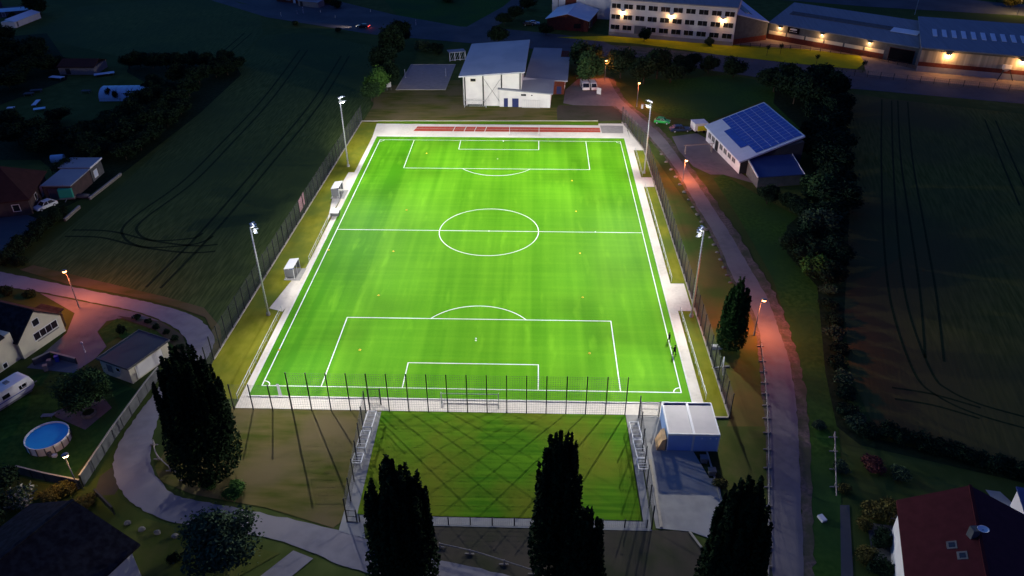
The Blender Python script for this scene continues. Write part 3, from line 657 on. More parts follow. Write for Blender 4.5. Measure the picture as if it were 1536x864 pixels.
# persons
def person(label, foot, face, seed, arm):
    """one continuous skinned body in dark clothes"""
    rng = random.Random(seed); r = thing('person', label, 'person', foot)
    u = V((math.cos(face), math.sin(face), 0)); s = V((-u.y, u.x, 0))
    J = {}; L_ = []
    def j(n, f, l, z, rad): J[n] = (len(J), u*f+s*l+zb(z), rad)
    j('pelvis', 0, 0, .96, .15); j('waist', .01, 0, 1.12, .14); j('chest', .02, 0, 1.34, .165); j('neck', .02, 0, 1.52, .065); j('head', .04, 0, 1.66, .10); j('crown', .03, 0, 1.76, .085)
    for k, sg in (('l', 1), ('r', -1)):
        st = .16*sg
        j('hip'+k, 0, .10*sg, .92, .11); j('knee'+k, .04+st, .11*sg, .50, .072); j('ank'+k, -.02+st, .11*sg, .08, .05); j('toe'+k, .16+st, .12*sg, .045, .04)
        j('sh'+k, .01, .20*sg, 1.43, .07)
        if arm and sg > 0: j('el'+k, .22, .30*sg, 1.30, .05); j('wr'+k, .42, .22*sg, 1.42, .036); j('ha'+k, .50, .20*sg, 1.46, .035)
        else: j('el'+k, -.04, .28*sg, 1.16, .05); j('wr'+k, .10, .26*sg, .93, .036); j('ha'+k, .13, .25*sg, .85, .035)
    E_ = [('pelvis', 'waist'), ('waist', 'chest'), ('chest', 'neck'), ('neck', 'head'), ('head', 'crown')]
    for k in 'lr': E_ += [('pelvis', 'hip'+k), ('hip'+k, 'knee'+k), ('knee'+k, 'ank'+k), ('ank'+k, 'toe'+k), ('chest', 'sh'+k), ('sh'+k, 'el'+k), ('el'+k, 'wr'+k), ('wr'+k, 'ha'+k)]
    me = bpy.data.meshes.new('body'); me.from_pydata([tuple(v[1]) for v in J.values()], [(J[a][0], J[b][0]) for a, b in E_], [])
    o = bpy.data.objects.new('body', me); COL.objects.link(o); md = o.modifiers.new('skin', 'SKIN')
    for v in J.values():
        sv = me.skin_vertices[0].data[v[0]]; sv.radius = (v[2], v[2]); sv.use_root = v[0] == 0
    sb = o.modifiers.new('sub', 'SUBSURF'); sb.levels = 1; sb.render_levels = 1
    dg = bpy.context.evaluated_depsgraph_get(); dg.update(); me2 = bpy.data.meshes.new_from_object(o.evaluated_get(dg))
    bpy.data.objects.remove(o)
    me2.materials.clear(); me2.materials.append(M_black); me2.materials.append(M_skin)
    for p in me2.polygons:
        c = p.center; p.use_smooth = True
        if c.z > 1.56 or (math.hypot(c.x, c.y) > .2 and c.z < .9 and c.z > .8): p.material_index = 1
    o = bpy.data.objects.new('body', me2); COL.objects.link(o); o.parent = r
    MB().ball(foot+u*.01+zb(1.72), .115, .115, .105, 12, 7).build('hair', M_black, r, smooth=True)
    top = MB().loft([[foot+u*(.01+math.cos(t)*a)+s*math.sin(t)*b+zb(z) for t in [2*math.pi*k/12 for k in range(12)]] for z, a, b in ((.86, .17, .20), (1.1, .155, .185), (1.35, .175, .235), (1.5, .09, .13))])
    top.build('jacket', M_black, r, smooth=True)
    if arm: MB().box(foot+u*.56+s*.2+zb(1.40), .06, .20, .14, face).build('phone', M_white, r)
person('person in dark clothes standing on the right touchline, the farther of the two', at(1003, 515)+zb(.12), 2.9, 1, False)
person('person in dark clothes by the right touchline, the nearer one with an arm raised', at(1011, 534)+zb(.12), 2.6, 2, True)

# ------------------------------------------------------------------ rectangular building helper
class B:
    """frame with front edge a->b, v = away from the front; P(s, t, z) in metres"""
    def __init__(s, name, label, cat, a, b, depth, group=None):
        s.a = V((a.x, a.y, 0)); s.b = V((b.x, b.y, 0)); s.w = (s.b-s.a).length; s.u = (s.b-s.a).normalized(); s.v = V((-s.u.y, s.u.x, 0)); s.d = depth
        s.root = thing(name, label, cat, s.a, group)
    def P(s, x, y, z): return s.a+s.u*x+s.v*y+zb(z)
    def block(s, name, m_, x0, x1, y0, y1, z0, z1, parent=None, bevel=0):
        q = [s.P(x0, y0, z0), s.P(x1, y0, z0), s.P(x1, y1, z0), s.P(x0, y1, z0)]
        return MB().hexa(q+[p+zb(z1-z0) for p in q]).build(name, m_, parent or s.root, bevel=bevel)
    def walls(s, m_, zf0, zf1, zb0, zb1, x0=0, x1=None, y0=0, y1=None):   # heights at front-left, front-right, back-left, back-right
        x1 = s.w if x1 is None else x1; y1 = s.d if y1 is None else y1
        return MB().hexa([s.P(x0, y0, 0), s.P(x1, y0, 0), s.P(x1, y1, 0), s.P(x0, y1, 0), s.P(x0, y0, zf0), s.P(x1, y0, zf1), s.P(x1, y1, zb1), s.P(x0, y1, zb0)]).build('wall', m_, s.root)
    def win(s, x0, x1, z0, z1, side='f', name='window', fm=M_white, pm=M_glass, t=.05, off=0.0, frame=.09, mull=0):
        def Q(x, z, o):
            if side == 'f': return s.P(x, -o+off, z)
            if side == 'l': return s.P(-o+off, x, z)
            if side == 'r': return s.P(s.w+o-off, x, z)
            return s.P(x, s.d+o-off, z)
        def bx(a0, a1, b0, b1, o0, o1): return MB().hexa([Q(a0, b0, o0), Q(a1, b0, o0), Q(a1, b0, o1), Q(a0, b0, o1), Q(a0, b1, o0), Q(a1, b1, o0), Q(a1, b1, o1), Q(a0, b1, o1)])
        f = MB()
        for a0, a1, b0, b1 in ((x0, x1, z0-frame, z0), (x0, x1, z1, z1+frame), (x0-frame, x0, z0-frame, z1+frame), (x1, x1+frame, z0-frame, z1+frame)):
            g_ = bx(a0, a1, b0, b1, -.02, t); i = len(f.v); f.v += g_.v; f.f += [tuple(i+k for k in ff) for ff in g_.f]
        for k in range(mull):
            xm = x0+(x1-x0)*(k+1)/(mull+1); g_ = bx(xm-.03, xm+.03, z0, z1, -.02, t); i = len(f.v); f.v += g_.v; f.f += [tuple(i+k_ for k_ in ff) for ff in g_.f]
        o = f.build(name, fm, s.root); bx(x0, x1, z0, z1, -.02, .015).build('pane' if name == 'window' else 'panel', pm, o); return o
    def gable(s, m_, mr, h, rise, axis='x', over=.4, t=.18, name='roof', x0=0, x1=None, y0=0, y1=None, wallm=True):
        """ridge along x (axis='x') or along y"""
        x1 = s.w if x1 is None else x1; y1 = s.d if y1 is None else y1
        if axis == 'x':
            ym = (y0+y1)/2
            if wallm:
                q = MB(); q.loft([[s.P(x, y0, 0), s.P(x, y1, 0), s.P(x, y1, h), s.P(x, ym, h+rise), s.P(x, y0, h)] for x in (x0, x1)]); q.build('wall', m_, s.root)
            sl = rise/(ym-y0); r = MB()
            r.slab([s.P(x0-over, y0-over, h-over*sl+t), s.P(x1+over, y0-over, h-over*sl+t), s.P(x1+over, ym, h+rise+t), s.P(x0-over, ym, h+rise+t)], t*.9)
            r.slab([s.P(x0-over, ym, h+rise+t+.003), s.P(x1+over, ym, h+rise+t+.003), s.P(x1+over, y1+over, h-over*sl+t), s.P(x0-over, y1+over, h-over*sl+t)], t*.9)
            o = r.build(name, mr, s.root); MB().bar(s.P(x0-over, ym, h+rise+t), s.P(x1+over, ym, h+rise+t), .25, .12).build('ridge', mr, o)
        else:
            xm = (x0+x1)/2
            if wallm:
                q = MB(); q.loft([[s.P(x0, y, 0), s.P(x1, y, 0), s.P(x1, y, h), s.P(xm, y, h+rise), s.P(x0, y, h)] for y in (y0, y1)]); q.build('wall', m_, s.root)
            sl = rise/(xm-x0); r = MB()
            r.slab([s.P(x0-over, y0-over, h-over*sl+t), s.P(xm, y0-over, h+rise+t), s.P(xm, y1+over, h+rise+t), s.P(x0-over, y1+over, h-over*sl+t)], t*.9)
            r.slab([s.P(xm, y0-over, h+rise+t+.003), s.P(x1+over, y0-over, h-over*sl+t), s.P(x1+over, y1+over, h-over*sl+t), s.P(xm, y1+over, h+rise+t+.003)], t*.9)
            o = r.build(name, mr, s.root); MB().bar(s.P(xm, y0-over, h+rise+t), s.P(xm, y1+over, h+rise+t), .25, .12).build('ridge', mr, o)
        return o

# containers at the near right corner
for i, (x0, x1, lab) in enumerate(((24.7, 27.75, 'left container of the white roofed pair beside the training lawn'), (27.8, 30.85, 'right container of the white roofed pair, beside the grass bank'))):
    h = 2.75; y0 = -56.0; y1 = at(1030, 604, h).y
    b = B('container', lab, 'container', V((x0, y0, 0)), V((x1, y0, 0)), y1-y0, 'white roofed containers')
    b.block('body', M_contblue, 0, b.w, 0, b.d, .1, h-.25, bevel=.02)
    fr = MB()
    for (a0, a1, c0, c1) in ((0, b.w, -.02, .12), (0, b.w, b.d-.12, b.d+.02), (-.02, .12, .12, b.d-.12), (b.w-.12, b.w+.02, .12, b.d-.12)):
        q = [b.P(a0, c0, h-.25), b.P(a1, c0, h-.25), b.P(a1, c1, h-.25), b.P(a0, c1, h-.25)]; fr.hexa(q+[p+zb(.33) for p in q])
    fr.build('roof_rim', M_white, b.root)
    b.block('roof', M_controof, .13, b.w-.13, .13, b.d-.5, h-.25, h-.02)
    b.block('gutter', M_navy, .13, b.w-.13, b.d-.5, b.d-.13, h-.25, h-.1)
    for x in ((.9, 1.9, 2.6) if i else ()): b.block('wall_lamp', M_alu, x, x+.14, -.08, -.0, 2.1, 2.24)
    b.block('door', M_slate, .5 if not i else 1.2, 1.5 if not i else 2.2, b.d+.0, b.d+.06, .15, 2.2)
    b.block('corner_post', M_white, -.03, .1, -.04, .06, .08, h); b.block('corner_post', M_white, b.w-.1, b.w+.03, -.04, .06, .08, h)
b = B('plywood_crate', 'orange plywood crate leaning on the left side of the containers', 'crate', V((23.55, -56.0, 0)), V((24.65, -56.0, 0)), 2.0)
MB().hexa([b.P(0, 0, .1), b.P(1.0, 0, .1), b.P(1.0, 1.9, .1), b.P(0, 1.9, .1), b.P(.55, 0, 1.7), b.P(1.0, 0, 2.0), b.P(1.0, 1.9, 2.0), b.P(.55, 1.9, 1.7)]).build('panel', M_ply, b.root)
b.block('batten', M_ply, .0, .1, -.06, -.01, .1, .9); b.block('batten', M_ply, .8, .9, -.06, -.01, .1, 1.5)
# things in the shade behind the container
for x, y, l, m_ in ((1055, 693, 'grey plastic bin standing on dark ground below the container', M_grey), (1067, 712, 'grey stone trough lying below the container', M_stone)):
    p = at(x, y); r = thing('garden_bin', l, 'bin', p); MB().loft([[p+V((a*s1, b_*s1, z)) for a, b_ in ((-.4, -.35), (.4, -.35), (.45, .35), (-.35, .4))] for z, s1 in ((0, .9), (.6, 1), (.8, 1.05))]).build('body', m_, r)
    MB().box(p+zb(.8), .9, .8, .06).build('lid', m_, r)
sheet('yard_soil', [(1040, 678), (1076, 678), (1082, 718), (1064, 718)], M_track, .08)

# ------------------------------------------------------------------ sports hall
b = B('sports_hall', 'large white hall with blue grey monopitch roof beyond the far touchline', 'hall', V((-10.5, 70.3, 0)), V((4.6, 69.9, 0)), 30)
b.walls(M_render, 7.9, 9.1, 7.9, 9.1)
MB().slab([b.P(-1.0, -.9, 7.95), b.P(b.w+.9, -.9, 9.35), b.P(b.w+1.0, 31, 9.35), b.P(-.9, 31, 7.95)], .35).build('roof', M_roofm, b.root)
for x in (.25, 5.0, 9.8, 14.6): b.block('column', M_anth, x, x+.28, -.2, -.01, 0, 7.6+x*.08)
bz = MB()
for (xa, za, xb, zb_) in ((5.3, .8, 9.7, 7.2), (5.3, 7.2, 9.7, .8)): bz.bar(b.P(xa, -.1, za), b.P(xb, -.1, zb_), .06, .06)
bz.build('wind_brace', M_slate, b.root)
b.win(1.9, 3.2, 6.4, 7.1, fm=M_cream, pm=M_glass)
b.block('downpipe', M_grey, -.15, -.03, -.1, .02, 0, 7.8)
b = B('hall_annex', 'low white wing with flat blue grey roof joined to the sports hall', 'building', V((-1.1, 69.5, 0)), V((12.1, 68.8, 0)), 9)
b.walls(M_render, 4.6, 3.6, 5.6, 4.2, y1=9.5)
MB().slab([b.P(-.4, -.5, 4.85), b.P(13.9, -.5, 3.85), b.P(13.9, 10.3, 4.3), b.P(-.4, 10.3, 5.4)], .25).build('roof', M_roofd, b.root)
b.win(1.2, 2.1, .1, 2.2, name='door', pm=M_navy, fm=M_navy); b.win(3.4, 4.9, .1, 2.2, name='door', pm=M_navy, fm=M_navy)
b.win(5.6, 6.9, 3.0, 3.5); b.win(8.2, 8.6, 3.1, 3.35)
cg = MB()
for k in range(9): cg.bar(b.P(5.9+k*.58, -.5, .1), b.P(5.9+k*.58, -.5, 2.1), .05, .05)
for z in (.1, 2.1): cg.bar(b.P(5.9, -.5, z), b.P(10.54, -.5, z), .06, .06)
cg.build('guard_rail', M_steel, b.root)
b2 = B('hall_extension', 'brick walled flat roofed block behind the white wing of the sports hall', 'building', V((5.5, 80.6, 0)), V((16.0, 79.8, 0)), 30)
b2.walls(M_brick, 3.8, 3.8, 3.8, 3.8)
MB().slab([b2.P(-.3, -.8, 4.15), b2.P(b2.w+.9, -.8, 4.05), b2.P(b2.w+.5, 22, 4.1), b2.P(b2.w-2.2, 22, 4.1), b2.P(b2.w-2.2, 31.5, 4.1), b2.P(-.3, 31.5, 4.15)], .3).build('roof', M_roofd, b2.root)
b2.win(2.0, 3.4, 1.0, 2.4, side='r'); b2.win(6.0, 7.4, 1.0, 2.4, side='r'); b2.win(8.5, 9.8, .1, 2.2, name='door', fm=M_brick, pm=M_navy)
for x, y, z_, l in ((742, 92, 8.6, 'on the hall roof'),):
    pass
# goal frame parked by the hall wall
goal('training_goal', 'steel training goal parked in front of the white hall wall', V((-10.2, 68.4, .05)), V((-4.6, 68.3, .05)), 2.0, 1.2, M_steel, group=None)
r = thing('bleacher', 'dark low bench rack behind the parked goal at the hall', 'bench', V((-9.2, 69.4, 0)))
MB().box(V((-7.6, 69.4, .4)), 3.8, .7, .1).build('seat', M_anth, r); MB().box(V((-9.2, 69.4, 0)), .1, .6, .4).build('leg', M_anth, r); MB().box(V((-6.0, 69.4, 0)), .1, .6, .4).build('leg', M_anth, r)
# white lattice shed by sand court
b = B('lattice_shelter', 'small white lattice shelter between the sand court and the hall', 'shelter', at(675, 92), at(698, 90), 3)
for x in (0, 1.6, 3.2, b.w): b.block('post', M_alu, x-.08, x+.08, -.08, .08, 0, 2.6)
la = MB()
for k in range(8): la.bar(b.P(k*.75, 0, .4), b.P(min(b.w, k*.75+1.0), 0, 2.4), .06, .06)
la.bar(b.P(0, 0, 2.55), b.P(b.w, 0, 2.55), .12, .12); la.bar(b.P(0, 0, .3), b.P(b.w, 0, .3), .1, .1); la.build('lattice', M_alu, b.root)
b.block('roof', M_roofd, -.2, b.w+.2, -.2, 3, 2.62, 2.75)
# red and white barriers / van by the trees
r = thing('notice_board', 'white slanted board standing left of the path by the tree', 'sign board', at(900, 142)); p = at(898, 143)
MB().hexa([p+V((-.6, 0, .5)), p+V((.5, -.9, .5)), p+V((.55, -.85, .5)), p+V((-.55, .05, .5)), p+V((-.6, 0, 2.2)), p+V((.5, -.9, 2.2)), p+V((.55, -.85, 2.2)), p+V((-.55, .05, 2.2))]).build('board', M_render, r)
for q in (V((-.55, 0, 0)), V((.5, -.85, 0))): MB().bar(p+q, p+q+zb(2.2), .08, .08).build('post', M_grey, r)

# ------------------------------------------------------------------ solar barn with lean-to
FLp, FRp = V((48.4, 46.6, 0)), V((51.8, 27.4, 0))
b = B('solar_barn', 'white barn whose big tilted roof carries a field of blue solar panels', 'barn', FLp, FRp, 13.5)
b.walls(M_barn, 3.5, 3.5, 6.4, 6.4); b.block('front_cladding', M_render, -.03, b.w+.03, -.08, -.01, 0, 3.4)
A0, A1, A2, A3 = at(1057, 188, 4), at(1109, 243, 4), at(1208, 204, 7), at(1146, 153, 7)
MB().slab([A0, A1, A2, A3], .35).build('roof', M_whiteroof, b.root)
def RP(s_, t_, o=0): return (A0*(1-s_)+A1*s_)*(1-t_)+(A3*(1-s_)+A2*s_)*t_+zb(o)     # s along the eave, t up the slope
pv = MB(); pf = MB(); cols_n = 6; rows_n = 14
for ci in range(-1, 6):
    t0 = .275+ci*.117
    for ri in range(14):
        if ci < 0 and not 4 <= ri <= 10: continue
        s0 = .025+ri*.067; t1 = t0+.113; s1 = s0+.065
        pv.slab([RP(s0, t0, .1), RP(s1, t0, .1), RP(s1, t1, .1), RP(s0, t1, .1)], .04)
pvo = pv.build('solar_panel', M_pv, b.root)
for ci in range(1, 6): t0 = .275+ci*.117-.002; pf.bar(RP(.025, t0, .115), RP(.96, t0, .115), .08, .03)
for ri in range(1, 14): pf.bar(RP(.024+ri*.067, .275, .112), RP(.024+ri*.067, .97, .112), .03, .03)
pf.build('panel_joint', M_pvline, pvo)
for x in (1.2, 3.4, 8.2, 10.6, 13, 15.4): b.win(x, x+1.6, 1.3, 2.5, fm=M_steel, pm=M_slate, mull=1, off=-.08)
b.win(5.6, 7.4, .1, 2.7, name='door', fm=M_steel, pm=M_anth, off=-.08)
cp = MB(); cp.bar(b.P(7, -8, 2.0), b.P(7, -1.0, 2.0), .15, .15); cp.build('beam', M_wood, thing('timber_trestle', 'pale timber beam trestle on the yard in front of the solar barn', 'trestle', b.P(7, -8, 0)))
tr = [o for o in bpy.data.objects if o.name.startswith('timber_trestle')][0]
for x, y in ((6.6, -7.6), (7.4, -7.6), (6.6, -1.4), (7.4, -1.4)): MB().bar(b.P(x, y, 0), b.P(7, y, 2.0), .12, .12).build('leg', M_wood, tr)
b = B('lean_to', 'low annex with dark blue sheet roof on the near side of the solar barn', 'shed', at(1134, 277), at(1205, 280), 7)
MB().slab([at(1120, 237, 3.8), at(1136, 266, 2.6), at(1208, 261, 2.6), at(1188, 230, 3.8)], .18).build('roof', M_lean, b.root)
q = [V((p.x, p.y, 0)) for p in (at(1138, 266, 2.4), at(1203, 261, 2.4), at(1186, 233, 3.5), at(1123, 239, 3.5))]
MB().hexa(q+[q[0]+zb(2.35), q[1]+zb(2.35), q[2]+zb(3.5), q[3]+zb(3.5)]).build('wall', M_slate, b.root)
MB().bar(at(1121, 237, 3.85), at(1137, 266, 2.65), .25, .25).build('fascia', M_white, b.root)
MB().bar(at(1188, 230, 3.85), at(1207, 261, 2.65), .12, .12).build('gutter', M_white, b.root)
MB().bar(at(1134, 278), at(1134, 278)+zb(2.3), .3, .3).build('post', M_white, b.root)

# ------------------------------------------------------------------ factory
def wall_light(label, p, nrm, power=260):
    r = thing('wall_lamp', label, 'wall lamp', p, 'lit wall lamps of the factory')
    MB().ball(p+nrm*.35, .55, .55, .22, 10, 4, True).build('shade', M_grey, r, smooth=True)
    MB().ball(p+nrm*.35-zb(.1), .34, .34, .16, 10, 6).build('bulb', M_walllamp, r, smooth=True)
    MB().bar(p, p+nrm*.3+zb(.1), .06, .06).build('bracket', M_grey, r)
    ld = bpy.data.lights.new('lamp', 'POINT'); ld.energy = power*1.5; ld.color = (1, .52, .20); ld.shadow_soft_size = .25
    lo = bpy.data.objects.new('lamp', ld); COL.objects.link(lo); lo.parent = r; lo.location = nrm*.75-zb(.45)
b = B('factory_building', 'three storey white factory with rows of dark windows', 'factory', at(913, 53), at(1098, 69), 14)
H3 = 12.0
b.walls(M_render, H3, H3, H3, H3)
MB().slab([b.P(-.4, -.5, H3+.2), b.P(b.w+.3, -.5, H3+.2), b.P(b.w+.3, 7, H3+1.8), b.P(-.4, 7, H3+1.8)], .3).build('roof', M_roofhall, b.root)
MB().slab([b.P(-.4, 7.003, H3+1.8), b.P(b.w+.3, 7.003, H3+1.8), b.P(b.w+.3, 14.5, H3+.2), b.P(-.4, 14.5, H3+.2)], .3).build('roof', M_roofhall, b.root)
b.block('plinth', M_conc, -.04, b.w+.04, -.06, -.005, 0, 1.3)
n = 10; sp = b.w/n
for row, (z0, z1) in enumerate(((2.2, 3.75), (5.6, 7.15), (9.1, 10.65))):
    for k in range(n):
        x0 = .5+k*sp
        if row == 0 and k == 2: continue
        b.win(x0, x0+sp*.74, z0, z1, frame=.10, t=.07, mull=1)
b.win(.5+2*sp, .5+2*sp+sp*.9, .3, 3.9, name='gate', fm=M_grey, pm=M_grey)
for k, (t, l) in enumerate(((.105, 'left'), (.50, 'middle'), (.905, 'right'))): wall_light(l+' wall lamp glowing on the three storey white factory', b.P(b.w*t, -.02, 8.3), -b.v, 420)
# stair wing
b = B('factory_wing', 'pale windowless stair wing with slanted blue roof right of the white factory', 'factory', at(1099, 67), at(1148, 60), 15)
b.walls(M_slate, 9.4, 5.6, 11.6, 10)
b.block('plinth', M_brick, -.02, b.w+.02, -.06, -.01, 0, 1.7)
MB().slab([b.P(-.1, -.2, 9.7), b.P(b.w+.2, -.2, 5.9), b.P(b.w+.2, 15, 10.1), b.P(-.1, 15, 11.9)], .25).build('roof', M_roofbright, b.root)
MB().slab([b.P(b.w*.42, 3.0, 9.1), b.P(b.w*.66, 3.0, 8.2), b.P(b.w*.66, 9, 10.2), b.P(b.w*.42, 9, 10.7)], .1).build('skylight', M_glass, b.root)
# long low hall
b = B('long_hall', 'long low factory hall with red brick base and pale window band', 'factory', at(1150, 58), at(1372, 98), 18)
b.walls(M_slate, 5.2, 5.2, 8.4, 8.4)
b.block('brick_base', M_brick, -.02, b.w*.80, -.08, -.01, 0, 1.7)
for k in range(6):
    x0 = .5+k*b.w*.8/6; b.win(x0, x0+b.w*.8/6-.7, 1.85, 2.75, frame=.08, pm=M_cream, fm=M_cream, t=.04)
b.win(b.w*.83, b.w*.98, .2, 4.0, name='loading_gate', fm=M_brick, pm=M_black)
MB().slab([b.P(-.2, -.5, 5.35), b.P(b.w, -.5, 5.35), b.P(b.w, 18, 8.9), b.P(-.2, 18, 8.9)], .25).build('roof', M_roofhall, b.root)
MB().slab([b.P(3, 8, 7.15), b.P(b.w*.95, 8, 7.15), b.P(b.w*.95, 10.5, 7.65), b.P(3, 10.5, 7.65)], .12).build('skylight', M_slate, b.root)
MB().slab([b.P(b.w*.76, 7, 7.05), b.P(b.w*.93, 7, 7.05), b.P(b.w*.93, 10, 7.68), b.P(b.w*.76, 10, 7.68)], .1).build('skylight', M_roofbright, b.root)
for k, (t, l) in enumerate(((.085, 'leftmost'), (.385, 'middle'), (.70, 'right hand'))): wall_light(l+' wall lamp on the long low hall, above its red brick base', b.P(b.w*t, -.02, 4.4), -b.v, 480)
r = thing('company_sign', 'black sign with white oval mark on the long low hall', 'sign', b.P(b.w*.16, 0, 3.4))
bx0, bx1 = b.w*.14, b.w*.225
q = [b.P(bx0, -.22, 3.2), b.P(bx1, -.22, 3.2), b.P(bx1, -.1, 3.2), b.P(bx0, -.1, 3.2)]; MB().hexa(q+[p+zb(1.9) for p in q]).build('board', M_black, r)
el = MB(); cx_ = (bx0+bx1)/2
el.poly([b.P(cx_+math.cos(t)*1.25, -.235, 4.4+math.sin(t)*.3) for t in [2*math.pi*k/20 for k in range(20)]]); el.build('mark', M_white, r)
for k in range(6): b.block('lettering', M_white, cx_-1.3+k*.45, cx_-1.3+k*.45+.3, -.24, -.222, 3.6, 3.78, parent=r)
# right hall
b = B('end_hall', 'factory hall with blue roof and a row of rooflights at the top right', 'factory', at(1374, 107), at(1374, 107)+(at(1536, 122)-at(1374, 107)).normalized()*52, 26)
b.walls(M_slate, 7.3, 7.3, 9.8, 9.8)
b.block('base_wall', M_conc, -.05, b.w, -.12, -.01, 0, 1.7); b.block('brick_band', M_brick, -.04, b.w, -.10, -.01, 1.7, 2.9)
b.block('cladding', M_clad, 0, b.w, -.07, -.005, 2.9, 6.2)
MB().slab([b.P(-.5, -1.0, 7.2), b.P(b.w, -1.0, 7.2), b.P(b.w, 26, 10.2), b.P(-.5, 26, 10.2)], .3).build('roof', M_roofhall, b.root)
for k in range(15): MB().slab([b.P(3+k*2.6, 9, 8.45), b.P(4.2+k*2.6, 9, 8.45), b.P(4.2+k*2.6, 15, 9.12), b.P(3+k*2.6, 15, 9.12)], .12).build('rooflight', M_roofbright, b.root)
for k, (t, l) in enumerate(((8.2, 'left'), (27, 'right'), (46, 'outermost'))):
    if k < 2: wall_light(l+' wall lamp under the eaves of the end hall, top right', b.P(t-1, -.1, 5.6), -b.v, 900)
r = thing('dust_collector', 'pale filter unit on spread dark legs in front of the end hall', 'machine', at(1503, 119)); p = at(1503, 119)
MB().loft([[p+V((a*s1, c*s1, z)) for a, c in ((-1, -1), (1, -1), (1, 1), (-1, 1))] for z, s1 in ((2.4, .4), (3.2, 1.0), (4.2, 1.0))]).build('hopper', M_render, r)
for a, c in ((-1, -1), (1, -1), (1, 1), (-1, 1)): MB().bar(p+V((a*2.2, c*1.5, 0)), p+V((a*.7, c*.7, 3.2)), .2, .2).build('leg', M_anth, r)
# road fence at the factory
fence('road_fence', 'dark post fence between the road and the end hall yard', 'fence', [at(1262, 112), at(1400, 126), at(1536, 139), at(1640, 149)], 1.8, 3.6, .5, .5, .02, .1)
fence('yard_fence', 'dark railing between the yellow strip and the long hall', 'fence', [at(1110, 70), at(1200, 75), at(1292, 84), at(1374, 104)], 1.3, 3.2, .25, .6, .05, .12, mater=M_anth)
# gable house and silo-white building left of the factory
b = B('brick_outbuilding', 'red brick outbuilding with bright blue gable roof at the top', 'building', V((12.0, 152.2, 0)), V((26.0, 148.6, 0)), 18)
b.gable(M_brick, M_roofbright, 3.7, 1.9, 'y', .6)
b.win(9.6, 12.0, 1.0, 2.5, fm=M_brick); b.win(3, 5, .8, 2.4, side='r', fm=M_cream); b.win(7, 8.4, .1, 2.6, side='r', name='door', fm=M_grey, pm=M_anth)
b = B('tall_workshop', 'tall pale blue workshop wall behind the blue gable roof', 'building', V((14.0, 172, 0)), V((40, 166, 0)), 14)
b.walls(M_render, 11, 11, 11, 11); MB().slab([b.P(-.3, -.3, 11.3), b.P(b.w+.3, -.3, 11.3), b.P(b.w+.3, 14, 11.6), b.P(-.3, 14, 11.6)], .25).build('roof', M_roofhall, b.root)
b.win(5, 9, 3, 9.5, name='door', fm=M_brick, pm=M_brick); b.block('downpipe', M_anth, 2.2, 2.4, -.12, -.01, 0, 10.8)
b = B('brick_house', 'dark brick house at the top edge beside the lit bush', 'house', at(415, 2), at(470, 8), 12)
b.gable(M_brick, M_tilebrown, 4, 3, 'x', .4); b.win(2, 3.6, 1, 2.4, fm=M_render); b.win(5, 7, .9, 2.4, fm=M_render); b.win(8.6, 9.6, .1, 2.1, name='door', fm=M_render, pm=M_white)
b = B('roadside_shed', 'low pale shed beside the road at the very top left of centre', 'shed', at(448, 9), at(478, 12), 4)
b.walls(M_wood, 2, 2, 2.4, 2.4); MB().slab([b.P(-.2, -.2, 2.1), b.P(b.w+.2, -.2, 2.1), b.P(b.w+.2, 4.2, 2.6), b.P(-.2, 4.2, 2.6)], .12).build('roof', M_roofd, b.root); b.win(1, 2, .1, 1.8, name='door', fm=M_anth, pm=M_anth)
for i, (x, y) in enumerate(((422, 25), (446, 21), (455, 20), (481, 19), (503, 27), (624, 38), (612, 41), (556, 18))):
    p = at(x, y); r = thing('road_marker_post', ['slim pale roadside post, leftmost at the top road', 'slim pale roadside post on the far side of the road, second from the left', 'taller pale roadside post before the brick house', 'short pale post below the lit bush',
        'short pale post above the driving car', 'pale roadside post by the dark tree right of the road junction', 'short pale post left of the junction post', 'pale post on the verge above the driving car'][i], 'post', p, 'roadside marker posts')
    hh = (1.6, 1.2, 2.4, 1, 1, 2, 1, 1)[i]
    MB().tube(p, p+zb(hh), .09, .08, 6).build('pole', M_render, r); MB().box(p+zb(hh*.7), .2, .2, .14).build('reflector', M_anth, r)

# ------------------------------------------------------------------ houses on the left
b = B('cream_bungalow', 'cream house with two dark roofs at the left edge beside the driveway', 'house', at(-40, 592), at(99, 496), 9)
W_ = b.w
b.gable(M_cream, M_tiledark, 2.9, 3.0, 'y', .25, x0=W_-7.4, x1=W_, y0=.0, y1=12)
b.block('wall', M_cream, 0, W_-7.45, .6, 9, 0, 4.6)
MB().slab([b.P(-1, .2, 4.7), b.P(W_-8.6, .2, 4.7), b.P(W_-8.6, 5, 6.6), b.P(-1, 5, 6.6)], .2).build('roof', M_tiledark, b.root)
MB().slab([b.P(-1, 5.003, 6.6), b.P(W_-8.6, 5.003, 6.6), b.P(W_-8.6, 10, 4.8), b.P(-1, 10, 4.8)], .2).build('roof', M_tiledark, b.root)
b.win(W_-4.4, W_-3.4, 3.6, 4.6); b.win(W_-4.9, W_-.9, 1.5, 2.6, mull=3)
b.block('sill', M_grey, W_-4.6, W_-.9, -.14, -.06, 1.2, 1.3); b.win(W_-10.5, W_-9.9, .6, 1.3); b.win(W_-14, W_-13.3, .8, 1.6)
b.block('porch_post', M_anth, W_+.9, W_+1.05, 1.0, 1.15, 0, 2.8); b.block('porch_roof', M_tiledark, W_+.1, W_+1.4, .6, 5, 2.8, 2.95)
b = B('garage', 'flat roofed cream garage beside the curved lane', 'garage', V((-51.0, -43.0, 0)), V((-46.0, -45.1, 0)), 6.9)
b.walls(M_cream, 2.6, 2.6, 2.6, 2.6)
b.block('roof', mat('garage_felt', (.040, .060, .070), (.030, .048, .058), .5, .7), -.15, b.w+.15, -.15, b.d+.15, 2.62, 2.72)
rm = MB()
